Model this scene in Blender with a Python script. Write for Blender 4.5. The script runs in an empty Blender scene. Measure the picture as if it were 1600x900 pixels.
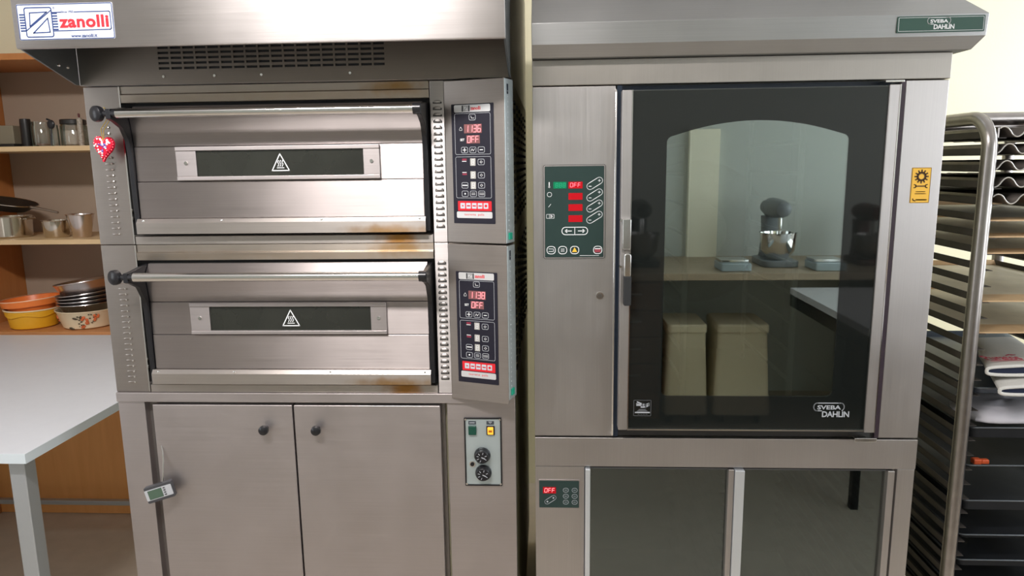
import bpy, bmesh, math, random
from mathutils import Matrix, Vector
PI = math.pi
random.seed(4)
scene = bpy.context.scene
COL = scene.collection

P_FILL_R, P_SIDE, P_FILL_L, P_LAMP, EXPO = 45, 62, 20, 25.0, 0.0
# ------------------------------------------------------------------ helpers
class MB:
    """collects shapes that become ONE mesh"""
    def __init__(self, T=None):
        self.bm = bmesh.new(); self.T = T or Matrix()
    def v(self, p): return self.bm.verts.new(self.T @ Vector(p))
    def box(self, x0, x1, y0, y1, z0, z1):
        c = [self.v((x, y, z)) for x in (x0, x1) for y in (y0, y1) for z in (z0, z1)]
        for f in ((0,1,3,2),(4,6,7,5),(0,4,5,1),(2,3,7,6),(0,2,6,4),(1,5,7,3)):
            self.bm.faces.new([c[i] for i in f])
        return self
    def loft(self, rings, closed=True, cap=True):
        R = [[self.v(p) for p in r] for r in rings]
        n = len(R[0])
        for a, b in zip(R, R[1:]):
            for i in range(n if closed else n-1):
                j = (i+1) % n
                self.bm.faces.new((a[i], a[j], b[j], b[i]))
        if cap and closed:
            self.bm.faces.new(R[0][::-1]); self.bm.faces.new(R[-1])
        return self
    def prism(self, poly, axis, a, b):
        """poly of 2-D points extruded along axis from a to b"""
        def p3(p, t):
            return {'x': (t, p[0], p[1]), 'y': (p[0], t, p[1]), 'z': (p[0], p[1], t)}[axis]
        return self.loft([[p3(p, a) for p in poly], [p3(p, b) for p in poly]])
    def ring(self, outer, inner, axis, a, b):
        """plate with a hole; outer and inner have the same number of points"""
        def p3(p, t):
            return {'x': (t, p[0], p[1]), 'y': (p[0], t, p[1]), 'z': (p[0], p[1], t)}[axis]
        n = len(outer)
        L = [[self.v(p3(p, t)) for p in q] for t in (a, b) for q in (outer, inner)]
        for i in range(n):
            j = (i+1) % n
            o0, i0, o1, i1 = L
            for f in ((o0[i], o0[j], i0[j], i0[i]), (o1[j], o1[i], i1[i], i1[j]), (o0[j], o0[i], o1[i], o1[j]), (i0[i], i0[j], i1[j], i1[i])):
                self.bm.faces.new(f)
        return self
    def tube(self, pts, r, seg=12, cap=True):
        pts = [Vector(p) for p in pts]; rings = []
        n = len(pts); up = None
        for i, p in enumerate(pts):
            t = (pts[min(i+1, n-1)] - pts[max(i-1, 0)]).normalized()
            if up is None:
                up = Vector((0, 0, 1)) if abs(t.z) < .9 else Vector((0, 1, 0))
            s = t.cross(up).normalized(); up = s.cross(t).normalized()
            rr = r[i] if isinstance(r, (list, tuple)) else r
            rings.append([p + rr*(math.cos(k*2*PI/seg)*s + math.sin(k*2*PI/seg)*up) for k in range(seg)])
        return self.loft(rings, True, cap)
    def lathe(self, c, prof, seg=40, M=None, close=True):
        """prof: (radius, height) around an upright axis at c; M tilts it"""
        M = M or Matrix(); c = Vector(c); rings = []
        for r, h in prof:
            rings.append([c + M @ Vector((max(r, 1e-5)*math.cos(k*2*PI/seg), max(r, 1e-5)*math.sin(k*2*PI/seg), h)) for k in range(seg)])
        return self.loft(rings, True, close)
    def ball(self, c, sx, sy=None, sz=None, seg=14):
        sy = sy or sx; sz = sz or sx
        prof = [(math.sin(a), -math.cos(a)) for a in [PI*k/(seg//2) for k in range(seg//2+1)]]
        M = Matrix.Diagonal((sx, sy, sz)).to_4x4()
        return self.lathe(c, prof, seg, M.to_3x3())
    def disc(self, u, v, r, n0, n1, seg=20):     # in a face frame (u right, v up, n out)
        return self.loft([[(u+r*math.cos(k*2*PI/seg), v+r*math.sin(k*2*PI/seg), n) for k in range(seg)] for n in (n0, n1)])
    def plate(self, u0, v0, u1, v1, r, n0, n1):
        q = rr(u0, v0, u1, v1, r); return self.loft([[(a, b, n) for a, b in q] for n in (n0, n1)])
    def outline(self, u0, v0, u1, v1, r, w, n0, n1):
        return self.ring(rr(u0, v0, u1, v1, r), rr(u0+w, v0+w, u1-w, v1-w, max(r-w, 1e-4)), 'z', n0, n1)
    def stroke(self, pts, w, n0, n1):            # a line of width w in a face frame
        for (ax, ay), (bx, by) in zip(pts, pts[1:]):
            dx, dy = bx-ax, by-ay; L = math.hypot(dx, dy) or 1; px, py = -dy/L*w/2, dx/L*w/2
            ex, ey = dx/L*w/2, dy/L*w/2
            q = [(ax+px-ex, ay+py-ey), (ax-px-ex, ay-py-ey), (bx-px+ex, by-py+ey), (bx+px+ex, by+py+ey)]
            self.loft([[(a, b, n) for a, b in q] for n in (n0, n1)])
        return self
    def text(self, s, u, v, w, h, n, bold=0.0, space=1.0, shear=0.0):
        """lettering fitted to a w x h box with its lower left corner at u, v"""
        cu = bpy.data.curves.new('t', 'FONT'); cu.body = s; cu.size = 1; cu.offset = bold
        cu.space_character = space; cu.shear = shear; cu.resolution_u = 3; cu.extrude = 0
        to = bpy.data.objects.new('t', cu); me = bpy.data.meshes.new_from_object(to)
        xs = [q.co.x for q in me.vertices]; ys = [q.co.y for q in me.vertices]
        kx = w/(max(xs)-min(xs)); ky = (h/(max(ys)-min(ys))) if h else kx
        vs = [self.v((u+(q.co.x-min(xs))*kx, v+(q.co.y-min(ys))*ky, n)) for q in me.vertices]
        for p in me.polygons:
            try: self.bm.faces.new([vs[i] for i in p.vertices])
            except ValueError: pass
        bpy.data.objects.remove(to); bpy.data.curves.remove(cu); bpy.data.meshes.remove(me)
        return self
    def seg7(self, s, u, v, w, h, pitch, n, t=None, slant=.08):
        t = t or w*.2
        S = {'0':'abcdef','1':'bc','2':'abged','3':'abgcd','4':'fgbc','5':'afgcd','6':'afgedc','7':'abc','8':'abcdefg','9':'abcdfg','O':'abcdef','F':'aefg'}
        for k, ch in enumerate(s):
            x = u+k*pitch; m = h/2
            P = {'a':((0,h),(w,h)),'b':((w,h),(w,m)),'c':((w,m),(w,0)),'d':((0,0),(w,0)),'e':((0,0),(0,m)),'f':((0,m),(0,h)),'g':((0,m),(w,m))}
            for c in S.get(ch, ''):
                (ax, ay), (bx, by) = P[c]; g = t*.6; L = math.hypot(bx-ax, by-ay); ex, ey = (bx-ax)/L*g, (by-ay)/L*g
                self.stroke([(x+ax+ex+slant*(ay+ey), v+ay+ey), (x+bx-ex+slant*(by-ey), v+by-ey)], t*.9, n, n+.0003)
        return self

def rr(x0, y0, x1, y1, r, k=5):
    """rounded rectangle outline"""
    r = min(r, (x1-x0)/2-1e-5, (y1-y0)/2-1e-5); q = []
    for cx, cy, a in ((x1-r, y0+r, -PI/2), (x1-r, y1-r, 0), (x0+r, y1-r, PI/2), (x0+r, y0+r, PI)):
        for i in range(k): q.append((cx+r*math.cos(a+i*PI/2/(k-1)), cy+r*math.sin(a+i*PI/2/(k-1))))
    return q

WM = {}                                          # world matrices by object
def obj(name, mb, mat, parent=None, bevel=0, smooth=35, label=None, sub=0, solid=0):
    bm = mb.bm
    if parent is not None:
        bm.transform(WM[parent.name].inverted())
    bmesh.ops.recalc_face_normals(bm, faces=bm.faces)
    me = bpy.data.meshes.new(name); bm.to_mesh(me); bm.free()
    me.materials.append(mat)
    me.shade_smooth(); me.set_sharp_from_angle(angle=math.radians(smooth))
    o = bpy.data.objects.new(name, me); COL.objects.link(o)
    if parent is not None:
        o.parent = parent; WM[o.name] = WM[parent.name]
    else:
        WM[o.name] = Matrix()
    if solid:
        m = o.modifiers.new('s', 'SOLIDIFY'); m.thickness = solid; m.offset = 0
    if bevel:
        m = o.modifiers.new('b', 'BEVEL'); m.width = bevel; m.segments = 2; m.limit_method = 'ANGLE'; m.angle_limit = math.radians(40)
        m.harden_normals = True
    if sub:
        m = o.modifiers.new('u', 'SUBSURF'); m.levels = sub; m.render_levels = sub
    if label: o['label'] = label
    return o
def tag(o, label, cat, group=None, kind=None):
    o['label'] = label; o['category'] = cat
    if group: o['group'] = group
    if kind: o['kind'] = kind
    return o
def thing(name, loc, label, cat, group=None):
    o = bpy.data.objects.new(name, None); COL.objects.link(o); o.location = loc; o.empty_display_size = .05
    WM[o.name] = Matrix.Translation(loc)
    return tag(o, label, cat, group)
def solo(name, mb, mat, base, label, cat, group=None, **k):
    """a thing that is one mesh, with its origin at its base"""
    mb.bm.transform(Matrix.Translation(base).inverted())
    o = obj(name, mb, mat, None, **k); o.location = base; WM[o.name] = Matrix.Translation(base)
    return tag(o, label, cat, group)
def struct(name, mb, mat, **k):
    o = obj(name, mb, mat, None, **k); o['kind'] = 'structure'; return o
def face(y, x=0, z=0):
    """frame of a wall-facing front: u right, v up, n towards the room"""
    return Matrix(((1,0,0,x),(0,0,-1,y),(0,1,0,z),(0,0,0,1)))

# ------------------------------------------------------------------ materials
MC = {}
def mat(name, col, rough=.5, metal=0, spec=.5, emit=0, coat=0, bump=0, bscale=60, vary=0, vscale=8, alpha=None, trans=0, ior=1.45):
    if name in MC: return MC[name]
    m = bpy.data.materials.new(name); m.use_nodes = True; MC[name] = m
    nt = m.node_tree; b = nt.nodes['Principled BSDF']
    c = (*col, 1)
    b.inputs['Base Color'].default_value = c; b.inputs['Roughness'].default_value = rough
    b.inputs['Metallic'].default_value = metal; b.inputs['Specular IOR Level'].default_value = spec
    b.inputs['Coat Weight'].default_value = coat; b.inputs['Coat Roughness'].default_value = .04
    b.inputs['Transmission Weight'].default_value = trans; b.inputs['IOR'].default_value = ior
    if emit: b.inputs['Emission Color'].default_value = c; b.inputs['Emission Strength'].default_value = emit
    if vary or bump:
        tc = nt.nodes.new('ShaderNodeTexCoord'); n = nt.nodes.new('ShaderNodeTexNoise')
        nt.links.new(tc.outputs['Object'], n.inputs['Vector'])
        n.inputs['Scale'].default_value = vscale; n.inputs['Detail'].default_value = 5
        if vary:
            mx = nt.nodes.new('ShaderNodeMix'); mx.data_type = 'RGBA'
            mx.inputs['A'].default_value = tuple(x*(1-vary) for x in col)+(1,); mx.inputs['B'].default_value = tuple(min(1, x*(1+vary)) for x in col)+(1,)
            nt.links.new(n.outputs['Fac'], mx.inputs['Factor']); nt.links.new(mx.outputs['Result'], b.inputs['Base Color'])
        if bump:
            n2 = nt.nodes.new('ShaderNodeTexNoise'); n2.inputs['Scale'].default_value = bscale
            nt.links.new(tc.outputs['Object'], n2.inputs['Vector'])
            bp = nt.nodes.new('ShaderNodeBump'); bp.inputs['Strength'].default_value = bump; bp.inputs['Distance'].default_value = .002
            nt.links.new(n2.outputs['Fac'], bp.inputs['Height']); nt.links.new(bp.outputs['Normal'], b.inputs['Normal'])
    return m
def steel(name, col=(.58,.55,.52), rough=.34, aniso=.75, grain='h', burn=None, diffuse=.0):
    """brushed stainless sheet; horizontal grain smears reflections upright. burn: (x,z,rx,rz) heat stain in object space"""
    if name in MC: return MC[name]
    m = bpy.data.materials.new(name); m.use_nodes = True; MC[name] = m
    nt = m.node_tree; N = nt.nodes.new; L = nt.links.new; b = nt.nodes['Principled BSDF']
    b.inputs['Metallic'].default_value = 1-diffuse
    b.inputs['Anisotropic'].default_value = aniso
    tg = N('ShaderNodeCombineXYZ')
    for i, x in enumerate((.04, .3, 1) if grain == 'h' else (1, .3, .04)): tg.inputs[i].default_value = x
    L(tg.outputs[0], b.inputs['Tangent'])
    tc = N('ShaderNodeTexCoord'); mp = N('ShaderNodeMapping')
    mp.inputs['Scale'].default_value = (3, 3, 260) if grain == 'h' else (260, 3, 3)
    L(tc.outputs['Object'], mp.inputs['Vector'])
    n = N('ShaderNodeTexNoise'); n.inputs['Scale'].default_value = 1.5; n.inputs['Detail'].default_value = 4
    L(mp.outputs[0], n.inputs['Vector'])
    n2 = N('ShaderNodeTexNoise'); n2.inputs['Scale'].default_value = 7; n2.inputs['Detail'].default_value = 5
    L(tc.outputs['Object'], n2.inputs['Vector'])
    add = N('ShaderNodeMath'); add.operation = 'ADD'; L(n.outputs['Fac'], add.inputs[0]); L(n2.outputs['Fac'], add.inputs[1])
    mr = N('ShaderNodeMapRange'); mr.inputs['From Min'].default_value = .6; mr.inputs['From Max'].default_value = 1.4
    mr.inputs['To Min'].default_value = rough*.88; mr.inputs['To Max'].default_value = rough*1.12
    L(add.outputs[0], mr.inputs['Value']); L(mr.outputs[0], b.inputs['Roughness'])
    mx = N('ShaderNodeMix'); mx.data_type = 'RGBA'
    mx.inputs['A'].default_value = tuple(x*.93 for x in col)+(1,); mx.inputs['B'].default_value = tuple(min(1, x*1.06) for x in col)+(1,)
    mr2 = N('ShaderNodeMapRange'); mr2.inputs['From Min'].default_value = .6; mr2.inputs['From Max'].default_value = 1.4
    L(add.outputs[0], mr2.inputs['Value']); L(mr2.outputs[0], mx.inputs['Factor'])
    out = mx.outputs['Result']
    if burn:
        for (bx, bz, rx, rz, cc, st) in burn:
            mp2 = N('ShaderNodeMapping'); mp2.inputs['Location'].default_value = (-bx/rx, 0, -bz/rz); mp2.inputs['Scale'].default_value = (1/rx, 0, 1/rz)
            L(tc.outputs['Object'], mp2.inputs['Vector'])
            ln = N('ShaderNodeVectorMath'); ln.operation = 'LENGTH'; L(mp2.outputs[0], ln.inputs[0])
            nn = N('ShaderNodeTexNoise'); nn.inputs['Scale'].default_value = 30; L(tc.outputs['Object'], nn.inputs['Vector'])
            ad = N('ShaderNodeMath'); ad.operation = 'ADD'; L(ln.outputs['Value'], ad.inputs[0]); L(nn.outputs['Fac'], ad.inputs[1])
            r2 = N('ShaderNodeMapRange'); r2.interpolation_type = 'SMOOTHSTEP'
            r2.inputs['From Min'].default_value = .5; r2.inputs['From Max'].default_value = 1.5; r2.inputs['To Min'].default_value = st; r2.inputs['To Max'].default_value = 0
            L(ad.outputs[0], r2.inputs['Value'])
            m2 = N('ShaderNodeMix'); m2.data_type = 'RGBA'; m2.inputs['B'].default_value = (*cc, 1)
            L(r2.outputs[0], m2.inputs['Factor']); L(out, m2.inputs['A']); out = m2.outputs['Result']
    L(out, b.inputs['Base Color'])
    return m
def wood(name, a, b_, scale=(1.2, 18, 18), rough=.45):
    if name in MC: return MC[name]
    m = bpy.data.materials.new(name); m.use_nodes = True; MC[name] = m
    nt = m.node_tree; N = nt.nodes.new; L = nt.links.new; b = nt.nodes['Principled BSDF']; b.inputs['Roughness'].default_value = rough
    tc = N('ShaderNodeTexCoord'); mp = N('ShaderNodeMapping'); mp.inputs['Scale'].default_value = scale
    L(tc.outputs['Object'], mp.inputs['Vector'])
    n = N('ShaderNodeTexNoise'); n.inputs['Scale'].default_value = 2; n.inputs['Detail'].default_value = 6; n.inputs['Distortion'].default_value = .4
    L(mp.outputs[0], n.inputs['Vector'])
    mx = N('ShaderNodeMix'); mx.data_type = 'RGBA'; mx.inputs['A'].default_value = (*a, 1); mx.inputs['B'].default_value = (*b_, 1)
    mr = N('ShaderNodeMapRange'); mr.inputs['From Min'].default_value = .3; mr.inputs['From Max'].default_value = .7
    L(n.outputs['Fac'], mr.inputs['Value']); L(mr.outputs[0], mx.inputs['Factor']); L(mx.outputs['Result'], b.inputs['Base Color'])
    return m
def pane(name, tint, refl, rough=0.0):
    """coated glass: part mirror, part see-through"""
    if name in MC: return MC[name]
    m = bpy.data.materials.new(name); m.use_nodes = True; MC[name] = m
    nt = m.node_tree; nt.nodes.clear(); N = nt.nodes.new; L = nt.links.new
    t = N('ShaderNodeBsdfTransparent'); t.inputs['Color'].default_value = (*tint, 1)
    g = N('ShaderNodeBsdfGlossy'); g.inputs['Roughness'].default_value = rough; g.inputs['Color'].default_value = (.86, .95, .93, 1)
    lw = N('ShaderNodeLayerWeight'); lw.inputs['Blend'].default_value = .3
    ma = N('ShaderNodeMath'); ma.operation = 'MULTIPLY_ADD'; L(lw.outputs['Fresnel'], ma.inputs[0]); ma.inputs[1].default_value = .8; ma.inputs[2].default_value = refl
    mx = N('ShaderNodeMixShader'); L(ma.outputs[0], mx.inputs[0]); L(t.outputs[0], mx.inputs[1]); L(g.outputs[0], mx.inputs[2])
    o = N('ShaderNodeOutputMaterial'); L(mx.outputs[0], o.inputs[0])
    return m

BURN = (.36, .17, .035)
S = steel('steel_brushed')
S_hood = steel('steel_hood', (.52,.49,.48), .36, .92)
S_door = steel('steel_door', (.41,.37,.362), .39, .93)
S_deck = steel('steel_deck', (.36,.325,.30), .38, .7)
S_base = steel('steel_base', (.48,.44,.435), .46, .3)
S_right = steel('steel_right', (.51,.485,.475), .44, .4, 'v')
S_hoodshade = steel('steel_hood_shade', (.36,.335,.305), .44, .4, 'v')  # darker copy of the oven steel: hood shade painted into the header
S_sill = steel('steel_sill', (.50,.46,.43), .36, .7, burn=[(.235, .012, .075, .05, BURN, .95)])
S_lip = steel('steel_lip', (.50,.46,.43), .36, .7, burn=[(.22, .03, .15, .022, (.33,.19,.07), .9)])
S_head = steel('steel_header', (.45,.40,.35), .36, .7, burn=[(.235, .36, .10, .03, (.33,.18,.05), .9), (.0, .345, .9, .02, (.42,.34,.25), .5)])
GUS = steel('steel_gusset', (.26,.28,.29), .42, .2)
S_side = steel('steel_side', (.40,.38,.27), .5, .2, diffuse=.6)
S_rack = mat('steel_rack', (.36,.335,.32), .30, 1, vary=.25, vscale=30)
STILE_LIT = mat('stile_side_lit', (.72,.76,.80), .38, .75)  # paler, bluish: side light painted into the left door stiles
CHROME = mat('chrome', (.80,.79,.77), .12, 1)
ZINC = mat('zinc', (.62,.70,.72), .40, .8, vary=.12, vscale=90)
BLACK = mat('black_plastic', (.012,.012,.014), .28)
GAP_BLACK = mat('gap_shade_black', (.012,.012,.012), .7)  # flat black painted in for the shade in slots, louvers and gaps
NAVY = mat('gap_navy', (.012,.020,.035), .35)  # dark navy for the door gap and latch slot
MEMB = mat('membrane_dark', (.016,.015,.024), .45, spec=.25)
MEMBG = mat('membrane_green', (.024,.044,.040), .35, spec=.3)
INK = mat('print_grey', (.42,.44,.47), .5)
INKW = mat('print_white', (.78,.79,.80), .5)
RED = mat('print_red', (.66,.025,.035), .6, spec=.15)
LED = mat('led_red', (1,.17,.22), .5, emit=1.1)
LEDW = mat('led_pink', (1,.26,.29), .5, emit=1.0)
LEDB = mat('led_window', (.20,.085,.085), .45, spec=.2, emit=.05)
LEDR = mat('led_red_block', (.42,.005,.011), .4, spec=.2, emit=.10)
LEDG = mat('led_green_block', (.006,.17,.075), .4, spec=.2, emit=.10)
SEGOFF = mat('segment_off', (.42,.41,.38), .5)
PLATE = mat('label_silver', (.62,.62,.62), .4, .3)
WHITE = mat('label_white', (.52,.55,.60), .6, spec=.15)
BLUE = mat('print_blue', (.030,.050,.14), .6, spec=.1)
YELL = mat('sticker_yellow', (.90,.52,.06), .45)
DGREEN = mat('sign_green', (.035,.085,.065), .35)
AMBER = mat('switch_amber', (.95,.42,.04), .3, emit=.7)
GSW = mat('switch_green', (.008,.06,.04), .3)
GLED = mat('clip_green', (.01,.32,.20), .4)
GLASSB = mat('door_glass_black', (.010,.012,.011), .03, 0, .62, coat=.10)
ARCH = pane('coated_glass', (.66,.72,.69), .30)
DGLASS = pane('tinted_glass', (.42,.45,.44), .12)
OGLASS = pane('oven_window_glass', (.25,.25,.22), .08)
CAV = mat('chamber_steel', (.42,.44,.42), .45, .5)
WALLM = mat('cream_paint', (.82,.76,.55), .8, vary=.03, vscale=3, bump=.15, bscale=120)
WHITEM = mat('white_paint', (.76,.73,.71), .8, bump=.15, bscale=120)
CEILM = mat('ceiling_paint', (.78,.76,.75), .9)
FLOORM = mat('floor_vinyl', (.60,.52,.43), .55, vary=.12, vscale=14)
SHELF = wood('shelf_maple', (.60,.42,.22), (.70,.51,.29))
SHELFD = wood('shelf_orange', (.46,.17,.045), (.52,.21,.06), (18,18,1.2))
BOARD = wood('alder_board', (.82,.38,.12), (.90,.45,.16), (14,14,1.0))
BACKP = mat('shelf_back', (.40,.31,.235), .7, vary=.04)
TOP = mat('table_laminate', (.64,.66,.70), .45, vary=.03, vscale=30)
LEG = mat('table_metal', (.45,.47,.48), .42, .6)

# ------------------------------------------------------------------ the room
XL, XR, YB, YF, H = -2.75, 2.75, 3.30, -1.45, 2.85
struct('floor', MB().box(XL-.2, XR+.2, YF-.2, YB+.2, -.1, 0), FLOORM)
struct('ceiling', MB().box(XL-.2, XR+.2, YF-.2, YB+.2, H, H+.1), CEILM)
struct('wall_back', MB().box(XL-.2, XR+.2, YB, YB+.15, 0, H), WALLM)
def wall_hole(mb, axis, a0, a1, t0, t1, h0, h1, z0, z1):
    """wall along axis from a0 to a1 with a window h0..h1, z0..z1"""
    def bx(p, q, z, w):
        if axis == 'x': mb.box(p, q, t0, t1, z, w)
        else: mb.box(t0, t1, p, q, z, w)
    bx(a0, h0, 0, H); bx(h1, a1, 0, H); bx(h0, h1, 0, z0); bx(h0, h1, z1, H)
    return mb
W1 = (-1.10, .60, .95, 2.45)       # added for light: unseen right-wall window, brightens oven fronts and opposite wall
W2 = (1.35, 3.05, .95, 2.45)       # window in the right wall, beside the rack
W3 = (-.50, .80, .80, 2.45)        # added for light: unseen left-wall window, fills floor and table underside
struct('wall_front', MB().box(XL-.15, XR+.2, YF-.2, YF, 0, H), mat('grey_green_paint', (.56,.58,.54), .8))
struct('wall_right', wall_hole(wall_hole(MB(), 'y', YF, 1.0, XR, XR+.2, *W1), 'y', 1.0, YB, XR, XR+.2, *W2), WHITEM)
WF = mat('window_frame_white', (.80,.80,.78), .4)
def window(name, axis, t, h0, h1, z0, z1):
    mb = MB()
    def bx(p, q, z, w):
        if axis == 'x': mb.box(p, q, t-.03, t+.03, z, w)
        else: mb.box(t-.03, t+.03, p, q, z, w)
    m = (h0+h1)/2
    for p, q in ((h0, h0+.06), (m-.04, m+.04), (h1-.06, h1)): bx(p, q, z0, z1)
    for p, q in ((h0, m), (m, h1)):
        bx(p, q, z0, z0+.06); bx(p, q, z1-.06, z1)
    struct(name, mb, WF, bevel=.004)
struct('wall_left', wall_hole(MB(), 'y', YF, YB, XL-.2, XL, *W3), WHITEM)
window('added_window_left', 'y', XL-.10, *W3)
window('added_window_right', 'y', XR+.10, *W1); window('window_2', 'y', XR+.10, *W2)
# pale strip on the wall behind the photographer, mirrored in the oven glass
struct('trim_1', MB().box(.90, 1.09, YF, YF+.05, .926, 1.745), mat('strip_cream', (.95,.90,.72), .7))

# ------------------------------------------------------------------ left machine: hood
X0, X1, YO, YR = -1.0905, -.085, 1.683, 2.75
hood = thing('exhaust_hood', (-.588, 2.1, 1.738), 'stainless exhaust hood with white and red logo sign above the twin deck ovens', 'exhaust hood', 'stainless hoods over the ovens')
YH, ZL = 1.48, 1.797
hp = [(YH, ZL), (YH, 2.12), (YR, 2.12), (YR, 1.739), (1.672, 1.739), (1.672, 1.930), (YH+.012, 1.930), (YH+.012, ZL+.003), (YH+.010, ZL-.004), (YH+.002, ZL-.004)]
obj('hood_body', MB().prism(hp, 'x', X0, X1), S_hood, hood, bevel=.0012)
# upright vent panel set back under the hood, with real slots
Tsl = face(1.6705)
mb = MB(Tsl); sx0, sx1, sv0, sv1, zb_, zt_ = -.899, -.370, 1.7655, 1.8220, 1.7395, 1.929
ncol, nrow = 18, 5; cw = (sx1-sx0)/ncol; rh = (sv1-sv0)/nrow
mb.box(X0+.005, sx0, zb_, zt_, 0, .003).box(sx1, X1-.005, zb_, zt_, 0, .003).box(sx0, sx1, zb_, sv0, 0, .003).box(sx0, sx1, sv1, zt_, 0, .003)
for c in range(ncol): mb.box(sx0+c*cw, sx0+c*cw+.0045, sv0, sv1, 0, .003)
for r in range(nrow): mb.box(sx0, sx1, sv0+r*rh, sv0+r*rh+rh*.52, 0.0001, .0029)
obj('vent_panel', mb, steel('steel_vent', (.26,.225,.195), .42, .4), hood)
obj('slot_shade_sheet', MB(Tsl).box(sx0-.002, sx1+.002, sv0-.002, sv1+.002, -.0008, -.0002), GAP_BLACK, hood)  # black sheet put in as the dark behind the slots
mb = MB(Tsl)
for u in (-.885, -.765, -.655, -.45): mb.disc(u, 1.7555, .003, .003, .0055, 10)
obj('screws', mb, CHROME, hood)
ep = [(YH+.0125, ZL-.004), (YH+.0125, 1.929), (1.667, 1.929), (1.667, 1.7395), (1.655, 1.7395)]
obj('end_plate', MB().prism(ep, 'x', X0, X0+.004), GUS, hood)
obj('end_plate', MB().prism(ep, 'x', X1-.004, X1), GUS, hood)
mb = MB()
for y, z in ((1.630, 1.775), (1.600, 1.776)): mb.ball((X0+.0045, y, z), .0035, .004, .004, 8)
obj('end_screws', mb, CHROME, hood)
# logo sign
F = face(YH)
sg = obj('logo_sign', MB(F).plate(-1.079, 1.809, -.878, 1.879, .003, 0, .0015), WHITE, hood, label='white sign with blue outlines and red lettering')
n = .0017; q = MB(F)
q.outline(-1.0785, 1.8095, -.8785, 1.8785, .003, .0016, n, n+.0003)
q.outline(-1.064, 1.814, -1.005, 1.873, .005, .0022, n, n+.0003)                    # square badge
q.stroke([(-1.054, 1.836), (-1.052, 1.862), (-1.016, 1.863), (-1.054, 1.836)], .0021, n, n+.0003)
q.stroke([(-1.015, 1.851), (-1.013, 1.824), (-1.048, 1.823), (-1.015, 1.851)], .0021, n, n+.0003)
q.stroke([(-1.062, 1.828), (-1.007, 1.866)], .0018, n, n+.0003)
for k in range(7):
    q.stroke([(-1.073, 1.8275+k*.0052), (-1.0655, 1.8275+k*.0052)], .0028, n, n+.0003)
    q.stroke([(-1.0035, 1.829+k*.0052), (-.996, 1.829+k*.0052)], .0028, n, n+.0003)
q.stroke([(-1.004, 1.862), (-.987, 1.862)], .0019, n, n+.0003); q.stroke([(-.958, 1.862), (-.886, 1.862), (-.884, 1.860), (-.884, 1.829), (-.886, 1.827), (-1.004, 1.826)], .0019, n, n+.0003)
q.text('Since 1950', -.986, 1.8605, .026, .0045, n+.0003, .02)
q.text('www.zanolli.it', -.970, 1.8125, .055, .0068, n+.0003, .03)
q.text('®', -1.003, 1.868, .005, .005, n+.0003)
obj('blue_print', q, BLUE, sg)
obj('red_lettering', MB(F).text('zanolli', -.992, 1.8315, .104, .0245, n+.0006, .035, 1.06), RED, sg)

# ------------------------------------------------------------------ left machine: two decks
def louvers(mb, dark, x0, x1, zs, y):
    for z in zs:
        mb.ball(((x0+x1)/2, y, z), (x1-x0)/2, .0012, .0036, 12)
        dark.box(x0+.0010, x1-.0010, y-.0016, y+.001, z-.0046, z-.0032)
        dark.box(x1-.0022, x1+.0002, y-.0016, y+.001, z-.0044, z-.0006); dark.box(x0-.0002, x0+.0016, y-.0016, y+.001, z-.0044, z-.0012)

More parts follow.
